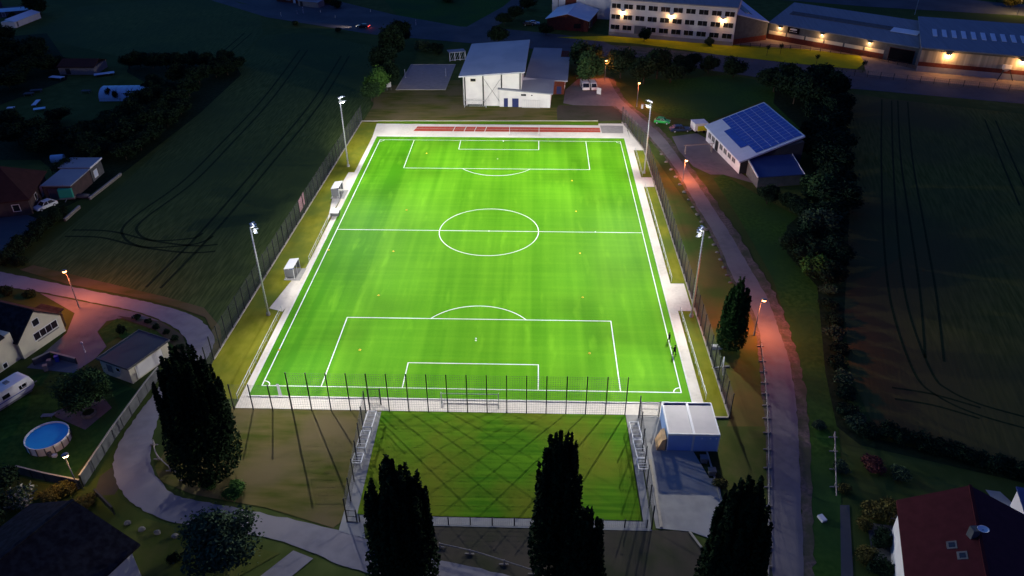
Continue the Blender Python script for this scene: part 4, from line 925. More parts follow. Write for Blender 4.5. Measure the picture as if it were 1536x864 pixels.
for x0, x1, y0, y1 in ((-.25, b.w+.25, -.25, -.15), (-.25, b.w+.25, b.d+.15, b.d+.25), (-.25, -.15, -.15, b.d+.15), (b.w+.15, b.w+.25, -.15, b.d+.15)):
    q = [b.P(x0, y0, 2.5), b.P(x1, y0, 2.5), b.P(x1, y1, 2.5), b.P(x0, y1, 2.5)]; rm.hexa(q+[p+zb(.3) for p in q])
rm.build('roof_edge', M_slate, b.root)
b.win(2.9, 3.6, 1.4, 2.0); b.win(1.2, 2.0, .9, 1.9, fm=M_grey, pm=M_grey)
b.win(1.0, 5.6, .2, 2.2, side='r', name='garage_door', fm=M_cream, pm=M_render)
# caravan
def caravan(label, a, b_, wd, h):
    bb = B('caravan', label, 'caravan', a, b_, wd); w = bb.w
    prof = [(.0, .45), (w-.5, .45), (w-.05, .8), (w, 1.5), (w-.35, h-.1), (w-.8, h), (.5, h), (.1, h-.3), (-.02, 1.2)]
    MB().loft([[bb.P(x, y, z) for x, z in prof] for y in (0.0, wd)]).build('body', M_white, bb.root, bevel=.08)
    for x in (1.0, 3.6, 5.9): 
        if x+1.1 < w: bb.win(x, x+1.0, 1.35, 1.95, fm=M_alu, frame=.05, t=.03)
    bb.block('stripe', M_blue, .4, w-.6, -.015, -.004, 1.0, 1.12); bb.win(w-2.2+.6, w-.9, 1.5, 2.0, fm=M_alu, frame=.05, t=.03)
    bb.block('skirt', M_grey, .3, w-.6, .02, wd-.02, .2, .45)
    for x in (2, 5): bb.block('roof_hatch', M_grey, min(x, w-1.5), min(x, w-1.5)+.6, wd*.4, wd*.7, h, h+.12)
    for y in (.25, wd-.25):
        p = bb.P(w*.45, y-.1, .33); MB().tube(p, p+bb.v*.2, .33, n=14).build('wheel', M_tyre, bb.root)
    MB().bar(bb.P(w, wd/2, .4), bb.P(w+.9, wd/2, .4), .12, .1).build('drawbar', M_grey, bb.root)
caravan('white caravan with blue stripe parked on the lawn at the left edge', at(-30, 638), at(56, 584), 2.3, 2.6)
# pool
c = at(70, 653, 1.2); c.z = 0; r = thing('garden_pool', 'round above ground pool with bright blue cover on the lawn', 'pool', c); RX = 2.45
def el(rr, z, n=40): return [c+V((rr*math.cos(2*math.pi*k/n), rr*math.sin(2*math.pi*k/n), z)) for k in range(n)]
MB().loft([el(RX, .05), el(RX, 1.2), el(RX-.08, 1.2), el(RX-.08, .9)], cap=False).build('wall', M_render, r)
MB().poly(el(RX-.07, 1.08)).build('cover', M_water, r)
tr = MB()
for k in range(40): tr.tube(el(RX+.02, 1.22)[k], el(RX+.02, 1.22)[(k+1) % 40], .05, n=5)
tr.build('rim', M_alu, r)
for k in range(16):
    t = 2*math.pi*k/16; p = c+V(((RX+.05)*math.cos(t), (RX+.05)*math.sin(t), 0)); MB().bar(p, p+zb(1.2), .09, .09).build('leg', M_slate, r)
p = at(76, 684); r = thing('pool_pump', 'small white filter pump on the ground before the blue pool', 'pump', p)
MB().tube(p, p+zb(.6), .25, .22, 10).build('tank', M_slate, r); MB().box(p+V((.6, -.1, 0)), .5, .4, .35).build('motor', M_white, r); MB().tube(p+zb(.4), p+V((.5, 0, .3)), .05).build('hose', M_grey, r)
p = at(74, 626); r = thing('sun_lounger', 'pale garden chair beside the terrace above the blue pool', 'garden chair', p)
MB().slab([p+V((-.9, -.3, .35)), p+V((.5, -.2, .35)), p+V((.5, .4, .35)), p+V((-.9, .3, .35))], .08).build('seat', M_wood, r); MB().slab([p+V((.5, -.2, .35)), p+V((1.1, -.1, .8)), p+V((1.1, .5, .8)), p+V((.5, .4, .35))], .08).build('backrest', M_wood, r)
for q in ((-.8, -.25), (-.8, .25), (.4, -.15), (.4, .35)): MB().bar(p+V((*q, 0)), p+V((*q, .3)), .06, .06).build('leg', M_wood, r)
p = at(134, 622); r = thing('fire_pit', 'dark octagonal stone planter on the terrace under the round tree', 'planter', p)
MB().loft([[p+V((.95*s1*math.cos(k*math.pi/4), .95*s1*math.sin(k*math.pi/4), z)) for k in range(8)] for z, s1 in ((0, 1), (.5, 1), (.5, .8), (.3, .78))]).build('wall', M_stone, r)
MB().poly([p+V((.76*math.cos(k*math.pi/4), .76*math.sin(k*math.pi/4), .42)) for k in range(8)]).build('soil', M_track, r)
for x, y, l, m_ in ((87, 542, 'blue wheelie bin beside the house wall', M_blue), (76, 548, 'grey wheelie bin left of the blue one', M_grey), (70, 556, 'brown barrel on the patio near the bins', M_wood), (82, 538, 'green lidded bin behind the blue one', M_leafg)):
    p = at(x, y); r = thing('wheelie_bin', l, 'bin', p); MB().box(p+zb(.05), .5, .55, .85, .4).build('body', m_, r, bevel=.03); MB().box(p+zb(.92), .56, .6, .07, .4).build('lid', m_, r)
p = at(128, 529); r = thing('garden_statue', 'thin pale post with small cap standing at the driveway edge', 'post', p)
MB().tube(p, p+zb(1.7), .06, .04, 8).build('pole', M_alu, r); MB().box(p+zb(1.7), .25, .15, .2).build('cap', M_alu, r)
# panel fences and walls
def panel_fence(name, label, cat, pts, h, m_, pm, sp=2.5, t=.08):
    r = thing(name, label, cat, pts[0]); ps = []
    for a, b_ in zip(pts, pts[1:]):
        d = b_-a; n = max(1, round(d.length/sp))
        for k in range(n):
            p = a+d*k/n; q = a+d*(k+1)/n; MB().bar(p+zb(h/2+.05), q+zb(h/2+.05), t, h-.1).build('panel', m_, r); ps.append(p)
    ps.append(pts[-1])
    for p in ps: MB().bar(p, p+zb(h+.06), .12, .12).build('post', pm, r)
    cp_ = MB()
    for a, b_ in zip(pts, pts[1:]): cp_.bar(a+zb(h+.03), b_+zb(h+.03), t+.1, .07)
    cp_.build('coping', M_kerb2 if name != 'timber_screen' else pm, r)
    return r
panel_fence('panel_fence', 'grey panel fence running from the garage down to the curved lane', 'fence', [at(241, 566), at(222, 590), at(172, 660), at(126, 730)], 1.8, M_slate, M_anth, 2.4)
panel_fence('panel_fence', 'grey panel fence behind the pool lamp, closing the garden at the bottom', 'fence', [at(124, 733), at(70, 722), at(30, 712)], 1.4, M_slate, M_anth, 2.4)
panel_fence('garden_wall', 'low dark wall around the bins by the driveway', 'wall', [at(52, 548), at(78, 536), at(116, 546)], 1.0, M_slate, M_anth, 2.4, .2)
panel_fence('timber_screen', 'short dark timber screen on the grass below the fence corner', 'fence', [at(146, 745), at(172, 772)], 1.2, M_anth, M_anth, 2.0)
# dark tiled house bottom left
a_, bq = at(-70, 935, 0), V((-30.6, -75.2, 0))
RZ0, RZ1 = 4.6, 8.0
e0, e1 = at(210, 816, RZ0), at(60, 910, RZ0)      # eave ends on the right
r0, r1 = at(110, 750, RZ1), at(-30, 862, RZ1)     # ridge
r = thing('tiled_house', 'house with black tiled gable roof and pale blue gable in the bottom left corner', 'house', V((-40, -78, 0)))
du = (r1-r0)
lw0 = r0*2-e0; lw0.z = RZ0; lw1 = r1*2-e1; lw1.z = RZ0
MB().slab([r0, e0, e0+du, r0+du], .25).build('roof', M_tiledark, r)
MB().slab([r0+V((0, 0, .003)), lw0, lw0+du, r0+du+V((0, 0, .003))], .25).build('roof', M_tiledark, r)
MB().bar(r0+zb(.06), r0+du+zb(.06), .35, .15).build('ridge', M_tiledark, r)
dn = du.normalized(); ins = dn*.6; q0, q1, q2 = e0*.95+lw0*.05, lw0*.95+e0*.05, r0
ring = lambda o: [V((q0.x, q0.y, 0))+o, V((q1.x, q1.y, 0))+o, q1+o-zb(.32), q2+o-zb(.32), q0+o-zb(.32)]
MB().loft([ring(ins), ring(du-ins)]).build('wall', M_render, r)
# red roof house bottom right
r = thing('red_roof_house', 'house with dark red roof and satellite dish in the bottom right corner', 'house', V((50, -74, 0)))
ra, rb = at(1455, 728, 8.2), at(1488, 900, 8.2); ea, eb = at(1345, 750, 5), at(1362, 900, 5)
fa = ra*2-ea; fa.z = 5; fb = rb*2-eb; fb.z = 5
MB().slab([ea, eb, rb, ra], .25).build('roof', M_tilered, r); MB().slab([ra+zb(.003), rb+zb(.003), fb, fa], .25).build('roof', mat('shade_tinted_tiles', (.085, .035, .040), (.07, .03, .035), 1.2, .85), r)  # same roof, two tile colours: the shaded slope's tone is painted in
MB().bar(ra+zb(.05), rb+zb(.05), .3, .14).build('ridge', M_tilered, r)
dn = (rb-ra).normalized()*.5; q0 = ea*.96+fa*.04; q1 = fa*.96+ea*.04
ring = lambda o: [V((q0.x, q0.y, 0))+o, V((q1.x, q1.y, 0))+o, q1+o-zb(.35), ra+o-zb(.35), q0+o-zb(.35)]
MB().loft([ring(dn), ring((rb-ra)-dn)]).build('wall', M_render, r)
def onroof(s_, t_): return (ra*(1-s_)+rb*s_)*(1-t_)+(ea*(1-s_)+eb*s_)*t_
p = onroof(.47, .09); MB().box(p-zb(.3), .7, .7, 1.3, .1).build('chimney', M_slate, r); 
p2 = p+V((.5, -.3, 1.2)); MB().loft([[p2+V((rr*math.cos(t), rr*math.sin(t)*.8+z*.4, z)) for t in [2*math.pi*k/16 for k in range(16)]] for rr, z in ((.1, -.12), (.35, -.06), (.55, .08), (.5, .06), (.05, -.08))]).build('satellite_dish', M_white, r, smooth=True)
MB().bar(p, p2, .06, .06).build('mast', M_grey, r)
for s_, t_, l in ((.50, .30, 0), (.60, .19, 1)): p = onroof(s_, t_); q = onroof(s_+.07, t_); q2 = onroof(s_+.07, t_+.13); q3 = onroof(s_, t_+.13); f_ = MB().slab([x+zb(.07) for x in (p, q, q2, q3)], .12).build('roof_window', M_slate, r); MB().slab([x+zb(.09) for x in ((p*.8+q2*.2), (q*.8+q3*.2), (q2*.8+p*.2), (q3*.8+q*.2))], .03).build('pane', M_glass, f_)
b = B('garden_shed', 'white shed corner at the right edge beside the red roof house', 'shed', at(1528, 800), at(1600, 815), 4)
b.walls(M_render, 2.6, 2.6, 2.6, 2.6); b.block('roof', M_lean, -.2, b.w+.2, -.2, 4.2, 2.62, 2.8); b.win(.5, 1.2, .1, 2, name='door', fm=M_white, pm=M_grey)
sheet('terrace', [(1478, 735), (1500, 738), (1524, 760), (1516, 778), (1500, 765)], M_conc, .05)
b = B('raised_bed', 'small pale cover lying on the grass strip right of the lane', 'lid', at(1233, 785), at(1240, 783), .8)
b.block('cover', M_white, 0, b.w, 0, .9, .05, .35); b.block('frame', M_grey, .1, b.w-.1, -.05, -.01, .05, .2)
b = B('patio_table', 'wooden patio bench beside the red roof house', 'bench', at(1332, 784), at(1346, 787), .8)
b.block('table_top', M_wood, 0, b.w, 0, .8, .68, .76); 
for x, y in ((.1, .1), (b.w-.2, .1), (.1, .65), (b.w-.2, .65)): b.block('leg', M_wood, x, x+.1, y, y+.1, 0, .68)

# houses and sheds at the far left
b = B('farm_house', 'house with brown red hipped roof at the left edge', 'house', V((-108, -1, 0)), V((-88.6, 5.0, 0)), 13)
b.block('wall', M_wallbrown, 0, b.w, 0, b.d, 0, 3.4)
hw = b.d/2
MB().slab([b.P(-.5, -.5, 3.3), b.P(b.w+.5, -.5, 3.3), b.P(b.w-hw*.8, hw, 8), b.P(hw*.8, hw, 8)], .2).build('roof', M_tilebrown, b.root)
MB().slab([b.P(b.w+.5, -.5, 3.303), b.P(b.w+.5, b.d+.5, 3.303), b.P(b.w-hw*.8, hw, 8.003)], .2).build('roof', M_tilebrown, b.root)
MB().slab([b.P(-.5, b.d+.5, 3.3), b.P(b.w+.5, b.d+.5, 3.3), b.P(b.w-hw*.8, hw, 8), b.P(hw*.8, hw, 8)], .2).build('roof', M_tilebrown, b.root)
for x in (b.w-8.2, b.w-6.2): MB().slab([b.P(x, 1.9, 5.3), b.P(x+.8, 1.9, 5.3), b.P(x+.8, 3.2, 6.25), b.P(x, 3.2, 6.25)], .1).build('roof_window', M_roofbright, b.root)
b.win(b.w-3, b.w-1.8, 1, 2.3); b.win(4, 5.2, 1, 2.3, side='r', fm=M_white); b.win(8, 9, .1, 2.1, side='r', name='door', pm=M_white)
b = B('flat_roof_shed', 'nearer flat roofed brick outbuilding with dull blue roof beside the farm house', 'shed', V((-89.4, 11.3, 0)), V((-83.8, 11.5, 0)), 8)
b.walls(M_wallbrown, 3, 3, 3, 3); b.block('roof', M_roofd, -.2, b.w+.2, -.2, b.d+.2, 3.02, 3.2); b.win(1, 3, .1, 2.2, name='door', fm=M_grey, pm=M_slate)
b = B('flat_roof_shed', 'farther flat roofed outbuilding with pale eave, behind the nearer one', 'shed', V((-90.4, 19.8, 0)), V((-84.2, 20.0, 0)), 5)
b.walls(M_slate, 3.2, 3.2, 3.2, 3.2); b.block('roof', M_roofd, -.2, b.w+.2, -.2, b.d+.2, 3.22, 3.4); b.block('fascia', M_alu, b.w+.2, b.w+.32, -.2, b.d+.2, 3.1, 3.42); b.win(1, 2.4, .6, 2, side='r', fm=M_white, pm=M_roofbright)
def tank(label, px, ln_, ang, rad=.9):
    p = at(*px); r = thing('water_tank', label, 'tank', p, 'pale tanks behind the sheds'); u = V((math.cos(ang), math.sin(ang), 0))
    MB().tube(p-u*ln_/2+zb(rad+.2), p+u*ln_/2+zb(rad+.2), rad, rad, 14).build('body', M_tunnel, r, smooth=False)
    for s_ in (-.3, .3): MB().box(p+u*ln_*s_, .25, rad*1.4, .5, ang).build('foot', M_wood, r)
tank('pale tank on the left behind the flat roofed sheds', (89, 245), 2.6, .25); tank('pale tank on the right behind the flat roofed sheds', (137, 233), 2.0, .1)
# trailer (green cover)
b = B('covered_trailer', 'green covered trailer parked below the flat roofed shed', 'trailer', at(91, 303), at(112, 301), 4.0)
b.block('cover', M_greenp, 0, b.w, 0, 4, .7, 2.6, bevel=.12); b.block('bed', M_grey, -.05, b.w+.05, -.05, 4.05, .45, .68)
for x in (-.12, b.w-.08): 
    p = b.P(x, 2, .35); MB().tube(p, p+b.u*.2, .35, n=12).build('wheel', M_tyre, b.root)
MB().bar(b.P(b.w/2, 0, .5), b.P(b.w/2, -1.4, .5), .1, .1).build('drawbar', M_grey, b.root)
p = at(124, 296); r = thing('boat_hull', 'small pale upturned boat beside the green trailer', 'boat', p)
MB().loft([[p+V((x, w_*math.cos(t), .1+hh*math.sin(t))) for t in [math.pi*k/8 for k in range(9)]] for x, w_, hh in ((-1.6, .1, .2), (-1, .6, .6), (.4, .7, .7), (1.5, .55, .6))]).build('hull', M_slate, r, smooth=True); MB().bar(p+V((-1.5, 0, .45)), p+V((1.4, 0, .75)), .06, .06).build('keel', M_wood, r)
# polytunnel
c = V((-102.5, 75.5, 0)); r = thing('polytunnel', 'long pale blue polytunnel greenhouse among the dark hedges', 'greenhouse', c); Lh = 6.3; rr = 3.6
u = V((1, .06, 0)).normalized(); v = V((-u.y, u.x, 0))
sk = MB(); n = 14
rings = [[c+u*x+v*rr*math.cos(math.pi*k/n)+zb(2.9*math.sin(math.pi*k/n)**.8) for k in range(n+1)] for x in [-Lh+2*Lh*i/9 for i in range(10)]]
for a in range(9):
    for k in range(n): sk.poly([rings[a][k], rings[a][k+1], rings[a+1][k+1], rings[a+1][k]])
sk.poly(rings[0]); sk.poly(list(reversed(rings[-1]))); sk.build('film', M_tunnel, r)
for i in range(10): MB().path([q+(q-c-zb(0)).normalized()*.02 for q in rings[i]], .035, 5).build('hoop', M_steel, r)
MB().hexa([c-u*(Lh+.08)-v*.7, c-u*(Lh+.02)-v*.7, c-u*(Lh+.02)+v*.7, c-u*(Lh+.08)+v*.7, c-u*(Lh+.08)-v*.7+zb(2), c-u*(Lh+.02)-v*.7+zb(2), c-u*(Lh+.02)+v*.7+zb(2), c-u*(Lh+.08)+v*.7+zb(2)]).build('door', M_grey, r)
# allotment clutter
def clutter(name, label, cat, px, sx_, sy_, h, m_, ang=0):
    p = at(*px); r = thing(name, label, cat, p); MB().box(p+zb(h*.55), sx_, sy_, .1, ang).build('top', m_, r, bevel=.02)
    for a, c_ in ((-1, -1), (1, -1), (1, 1), (-1, 1)):
        q = p+Matrix.Rotation(ang, 3, 'Z') @ V((a*sx_*.42, c_*sy_*.42, 0)); MB().bar(q, q+zb(h*.55), .08, .08).build('leg', M_wood, r)
clutter('cold_frame', 'long white cold frame behind the polytunnel', 'cold frame', (157, 113), 5.5, 2.0, 1, M_roofbright, .5)
clutter('garden_table', 'white curved canopy lying on the allotment lawn', 'garden table', (86, 119), 4.2, 1.8, 1.2, M_roofbright, -.2)
clutter('garden_table', 'small white table left of the polytunnel', 'garden table', (130, 139), 2.4, 1.3, 1, M_slate, 0)
clutter('compost_bin', 'small white container on the left allotment edge', 'container', (17, 164), 1.8, 1.2, .8, M_white, .2)
clutter('garden_bench', 'bluish slatted bench in the allotment', 'bench', (55, 157), 1.1, 4.6, 1, M_roofbright, .25)
clutter('garden_bench', 'grey low bench at the upper left of the allotment', 'bench', (55, 138), 3, 1.4, 1, M_slate, .3)
clutter('garden_table', 'pale round topped table beside the allotment hedge', 'garden table', (44, 143), 2.4, 1.6, 1, M_slate, .1)
clutter('garden_table', 'pale blue table before the lattice of the left allotment', 'garden table', (60, 166), 2.8, 1.6, 1, M_tunnel, .5)
b = B('allotment_shed', 'dark timber shed with grey roof at the back of the allotment', 'shed', at(90, 112), at(143, 112), 8)
b.walls(M_wood, 1.9, 1.9, 2.2, 2.2); b.gable(M_wood, M_tilebrown, 2.2, 1.2, 'x', .3, wallm=False); b.win(2, 3.4, .1, 1.8, name='door', fm=M_wood, pm=M_anth)
b = B('white_greenhouse', 'long pale blue glasshouse roof at the upper left edge', 'greenhouse', at(24, 42), at(62, 27), 5)
b.walls(M_render, 2, 2, 2, 2); MB().slab([b.P(-.2, -.2, 2.1), b.P(b.w+.2, -.2, 2.1), b.P(b.w+.2, 3, 3.0), b.P(-.2, 3, 3.0)], .1).build('roof', M_roofbright, b.root); b.win(1, 2, .1, 1.8, name='door', fm=M_white, pm=M_grey)
b = B('corner_barn', 'bright blue roofed barn cut by the top left corner', 'barn', at(-60, 22), at(4, 10), 9)
b.walls(M_slate, 4, 4, 6, 6); MB().slab([b.P(-.2, -.2, 4.2), b.P(b.w+.4, -.2, 4.2), b.P(b.w+.4, 9, 6.3), b.P(-.2, 9, 6.3)], .2).build('roof', M_roofbright, b.root); b.win(2, 5, .1, 3, name='door', fm=M_wood, pm=M_wood)
b = B('storage_rack', 'row of pale roofed pens behind the upper left glasshouse', 'shed', at(0, 26), at(52, 22), 3)
b.walls(M_slate, 1.8, 1.8, 2.2, 2.2); MB().slab([b.P(-.2, -.2, 1.9), b.P(b.w+.2, -.2, 1.9), b.P(b.w+.2, 3.2, 2.5), b.P(-.2, 3.2, 2.5)], .1).build('roof', M_tunnel, b.root); b.win(1, 2, .1, 1.6, name='door', fm=M_white, pm=M_grey)
sheet('yard', [(-60, 14), (50, 8), (52, 20), (0, 27), (-60, 34)], M_road, .05)
# low retaining wall beside crop
for i, (a, c_) in enumerate((((182, 263), (135, 300)), ((120, 312), (98, 332)))):
    p, q = at(*a), at(*c_); r = thing('retaining_wall', ['long low stone edging between garden and crop field', 'short piece of stone edging nearer the lane'][i], 'wall', p); MB().bar(p+zb(.25), q+zb(.25), .35, .5).build('stones', M_stone, r); MB().bar(p+zb(.53), q+zb(.53), .42, .08).build('coping', M_kerb2, r)

# ------------------------------------------------------------------ vehicles
def car(name, label, c, ang, Lc, Wc, Hc, paint, van=False, lights=False, group=None):
    r = thing(name, label, 'car' if not van else 'van', c, group); u = V((math.cos(ang), math.sin(ang), 0)); v = V((-u.y, u.x, 0))
    P = lambda x, y, z: c+u*x+v*y+zb(z); h = Lc/2; w = Wc/2
    if van: prof = [(-h, .3), (h*.96, .3), (h, .7), (h*.9, 1.0), (h*.62, Hc*.95), (h*.5, Hc), (-h*.96, Hc), (-h, Hc*.9)]
    else: prof = [(-h, .32), (h*.97, .32), (h, .6), (h*.94, .78), (h*.45, .92), (-h*.86, .96), (-h, .85)]
    MB().loft([[P(x, -w, z) for x, z in prof], [P(x, w, z) for x, z in prof]]).build('body', paint, r, bevel=.09)
    if not van:
        cb = [(-h*.84, .95), (h*.42, .93), (h*.12, Hc-.06), (-h*.05, Hc), (-h*.55, Hc-.02)]
        g_ = MB().loft([[P(x, -w*.93, z) if i < 2 else P(x, -w*.74, z) for i, (x, z) in enumerate(cb)], [P(x, w*.93, z) if i < 2 else P(x, w*.74, z) for i, (x, z) in enumerate(cb)]]).build('windows', M_glass, r)
        MB().slab([P(-h*.55, -w*.73, Hc+.02), P(h*.13, -w*.73, Hc-.01), P(h*.13, w*.73, Hc-.01), P(-h*.55, w*.73, Hc+.02)], .07).build('roof', paint, r)
        for s_ in (-1, 1):
            for x0, z0, x1, z1 in ((h*.42, .95, h*.12, Hc-.03), (-h*.84, .97, -h*.55, Hc-.02), (-h*.15, .95, -h*.15, Hc)): MB().bar(P(x0, s_*w*.94, z0), P(x1, s_*w*.75, z1), .07, .06).build('pillar', paint, r)
    else:
        MB().slab([P(h*.91, -w*.85, 1.03), P(h*.91, w*.85, 1.03), P(h*.645, w*.85, Hc*.93), P(h*.645, -w*.85, Hc*.93)], -.03).build('windscreen', M_glass, r)
        for s_ in (-1, 1): MB().hexa([P(h*.2, s_*(w+.004), 1.05), P(h*.6, s_*(w+.004), 1.05), P(h*.6, s_*(w+.02), 1.05), P(h*.2, s_*(w+.02), 1.05), P(h*.2, s_*(w+.004), 1.6), P(h*.5, s_*(w+.004), 1.6), P(h*.5, s_*(w+.02), 1.6), P(h*.2, s_*(w+.02), 1.6)]).build('side_window', M_glass, r)
    for sx in (-1, 1):
        for sy in (-1, 1):
            p = P(sx*h*.62, sy*(w-.18), .32); wh = MB().tube(p, p+v*sy*.2, .32, n=16).build('wheel', M_tyre, r); MB().tube(p+v*sy*.2, p+v*sy*.215, .18, n=10).build('rim', M_steel, wh)
    for sy in (-1, 1):
        q = P(h*.985, sy*w*.72, .58); MB().box(q, .1, .32, .14, ang).build('headlight', M_head if lights else M_alu, r)
        q = P(-h*1.0, sy*w*.76, .66); MB().box(q, .1, .28, .2, ang).build('tail_light', M_tail if lights else mat('unlit_tail', (.25, .01, .01), rough=.3), r)
    if lights:
        for sy in (-1, 1):
            ld = bpy.data.lights.new('beam', 'SPOT'); ld.energy = 6000; ld.spot_size = R(34); ld.spot_blend = .9; ld.color = (1, .72, .55); ld.shadow_soft_size = .08
            lo = bpy.data.objects.new('beam', ld); COL.objects.link(lo); lo.parent = r; lo.location = P(h*1.06, sy*w*.7, .7)-c
            lo.rotation_euler = (u*1.0-zb(.055)).to_track_quat('-Z', 'Y').to_euler()
        ld = bpy.data.lights.new('tail_glow', 'POINT'); ld.energy = 25; ld.color = (1, .05, .03); ld.shadow_soft_size = .2
        lo = bpy.data.objects.new('tail_glow', ld); COL.objects.link(lo); lo.parent = r; lo.location = P(-h*1.12, 0, .7)-c
    return r
car('parked_car', 'bright green small car parked on the grass beside the lane', at(993, 185), -.25, 3.9, 1.75, 1.5, M_cargreen)
car('parked_car', 'dark blue estate car parked between the green car and the solar barn', at(1020, 197)+V((0, 0, 0)), .12, 5.0, 1.85, 1.55, M_carblue)
car('parked_car', 'white car parked beside the green trailer near the farm house', at(69, 312), R(-118), 4.3, 1.8, 1.5, M_white)
car('driving_car', 'dark car driving on the main road with red tail lights on', V((-53.5, 152.9, .05)), math.pi-.16, 4.5, 1.8, 1.45, M_carblack, lights=True)
car('parked_van', 'white van with pinkish light on it parked under the tree by the hall, left one', at(877, 133), -1.45, 5.0, 2.0, 2.1, M_white, van=True)
car('parked_van', 'white van right of its neighbour under the tree, beside the notice board', at(889, 133), -1.45, 4.8, 1.6, 2.0, M_white, van=True)
car('parked_car', 'silver car parked in the yard far behind, below the tall workshop', at(801, 37), .1, 4.2, 1.8, 1.45, M_white)
car('parked_car', 'dark car standing left of the silver one behind the sports hall road', at(793, 38), .1, 4.2, 1.8, 1.45, M_carblack)
car('parked_car', 'silver car parked on the lit forecourt beyond the end hall', V((140, 152, .05)), -.3, 4.4, 1.8, 1.45, M_white)
car('parked_car', 'dark car parked right of the silver car beyond the end hall', V((147, 150, .05)), -.3, 4.4, 1.8, 1.45, M_carblue)
b = B('box_trailer', 'pale box trailer with yellow front parked against the solar barn', 'trailer', V((46.4, 51.0, 0)), V((49.6, 51.6, 0)), 3.0)
b.block('body', M_render, 0, b.w, 0, 3, .5, 2.3, bevel=.05); b.block('front_panel', M_yelp, .7, b.w-.1, -.04, -.005, .6, 1.8); b.block('roof', M_white, -.05, b.w+.05, -.05, 3.05, 2.3, 2.4)
for x in (.5, b.w-.9):
    p = b.P(x, -.1, .33); MB().tube(p, p+b.v*.25, .33, n=12).build('wheel', M_tyre, b.root)

# ------------------------------------------------------------------ wooden rails, boulders, small posts
def wood_rail(label, pxs, h=.7, sp=3.0):
    P = [at(p.x, p.y) for p in smooth(pxs, 4)]; r = thing('wooden_rail', label, 'railing', P[0])
    mb = MB(); acc = 0; ps = [P[0]]
    for a, c_ in zip(P, P[1:]):
        mb.tube(a+zb(h), c_+zb(h), .07, n=6); acc += (c_-a).length
        if acc > sp: ps.append(c_); acc = 0
    mb.build('rail', M_wood, r)
    for p in ps:
        MB().tube(p, p+zb(h+.12), .09, n=6).build('post', M_wood, r); MB().bar(p+V((-.55, 0, .14)), p+V((.45, 0, .14)), .12, .12).build('foot', M_wood, r)
wood_rail('long low wooden rail along the left edge of the lane at the bottom right', [(1141, 520), (1147, 575), (1151, 650), (1152, 760), (1151, 870)], sp=2.1)
wood_rail('weathered wooden rail on the grass strip right of the lane', [(1250, 657), (1251, 705), (1252, 752)], .9, 2.4)
wood_rail('wooden rail with white marker at the inside of the lane bend', [(232, 668), (238, 690), (262, 712), (276, 722)], .8, 2.6)
wood_rail('thin wooden rail along the bottom path right of the middle poplar', [(660, 822), (705, 832), (742, 843), (800, 862)], .7, 3)
rng = random.Random(5)
def rock(label, p, s_, group):
    bm = bmesh.new(); bmesh.ops.create_icosphere(bm, subdivisions=2, radius=s_)
    for v_ in bm.verts: n_ = noise.noise(v_.co*2+p); v_.co = V((v_.co.x*1.2, v_.co.y, v_.co.z*.7))*(1+.35*n_)
    me = bpy.data.meshes.new('boulder'); bm.to_mesh(me); bm.free(); me.materials.append(M_stone); o = bpy.data.objects.new('boulder', me); COL.objects.link(o); o.location = p+zb(s_*.3); tag(o, label, 'boulder', group)
for (x, y), l in zip(((192, 785), (212, 795), (236, 800), (263, 805)), ('first boulder on the grass below the lane bend, nearest the timber screen', 'second boulder from the timber screen', 'third boulder from the timber screen', 'boulder nearest the leafy tree at the lane')): rock(l, at(x, y), .34, 'boulders on the grass below the lane')
for i in range(20):
    t = i/19; y = 232+t*215; k = [(232, 992), (260, 1010), (309, 1038), (361, 1068), (413, 1090), (447, 1106)]
    for (ya, xa), (yb_, xb) in zip(k, k[1:]):
        if ya <= y <= yb_: x = xa+(xb-xa)*(y-ya)/(yb_-ya)
    rock('small pale edge stone in the row along the left side of the lane above the poplar'[:200].replace(' in the row', ' in'), at(x, y), rng.uniform(.25, .38), 'edge stones along the lane')

# ------------------------------------------------------------------ trees
def rand_dir(r_):
    z = r_.uniform(-1, 1); t = r_.uniform(0, 2*math.pi); q = math.sqrt(1-z*z); return V((q*math.cos(t), q*math.sin(t), z))
def leaf_quads(mb, r_, p, s_, out=None):
    n_ = rand_dir(r_)
    if out is not None: n_ = (n_+out*.8).normalized()
    a = n_.orthogonal().normalized(); b_ = n_.cross(a); t = r_.uniform(0, math.pi); a, b_ = a*math.cos(t)+b_*math.sin(t), b_*math.cos(t)-a*math.sin(t)
    a = a*s_*r_.uniform(.7, 1.3); b_ = b_*s_*r_.uniform(.45, .9)
    i = len(mb.v); mb.v += [p-a, p+b_*.9-a*.15, p+a, p-b_*.9+a*.1]; mb.f.append((i, i+1, i+2, i+3))
def raw(mb, name, m_, parent=None):
    me = bpy.data.meshes.new(name); me.from_pydata([tuple(p) for p in mb.v], [], mb.f); me.materials.append(m_)
    o = bpy.data.objects.new(name, me); COL.objects.link(o); o.parent = parent; return o
def crown_round(seed, n, s_, lobes=9, flat=.85):
    """unit tree: radius ~1, height 0.25..2"""
    r_ = random.Random(seed); mb = MB(); L_ = []
    for k in range(lobes):
        d = rand_dir(r_); L_.append((V((d.x*.55, d.y*.55, 1.15+d.z*.5*flat)), r_.uniform(.32, .55)))
    L_.append((V((0, 0, 1.1)), .6))
    for k in range(n):
        c_, rr = r_.choice(L_); d = rand_dir(r_); rad = rr*(r_.random()**.25)*r_.uniform(.8, 1.12); leaf_quads(mb, r_, c_+d*rad, s_, d)
    for k in range(n//14):
        c_, rr = r_.choice(L_); d = rand_dir(r_); leaf_quads(mb, r_, c_+d*rr*r_.uniform(1.1, 1.4), s_*.7)
    return mb
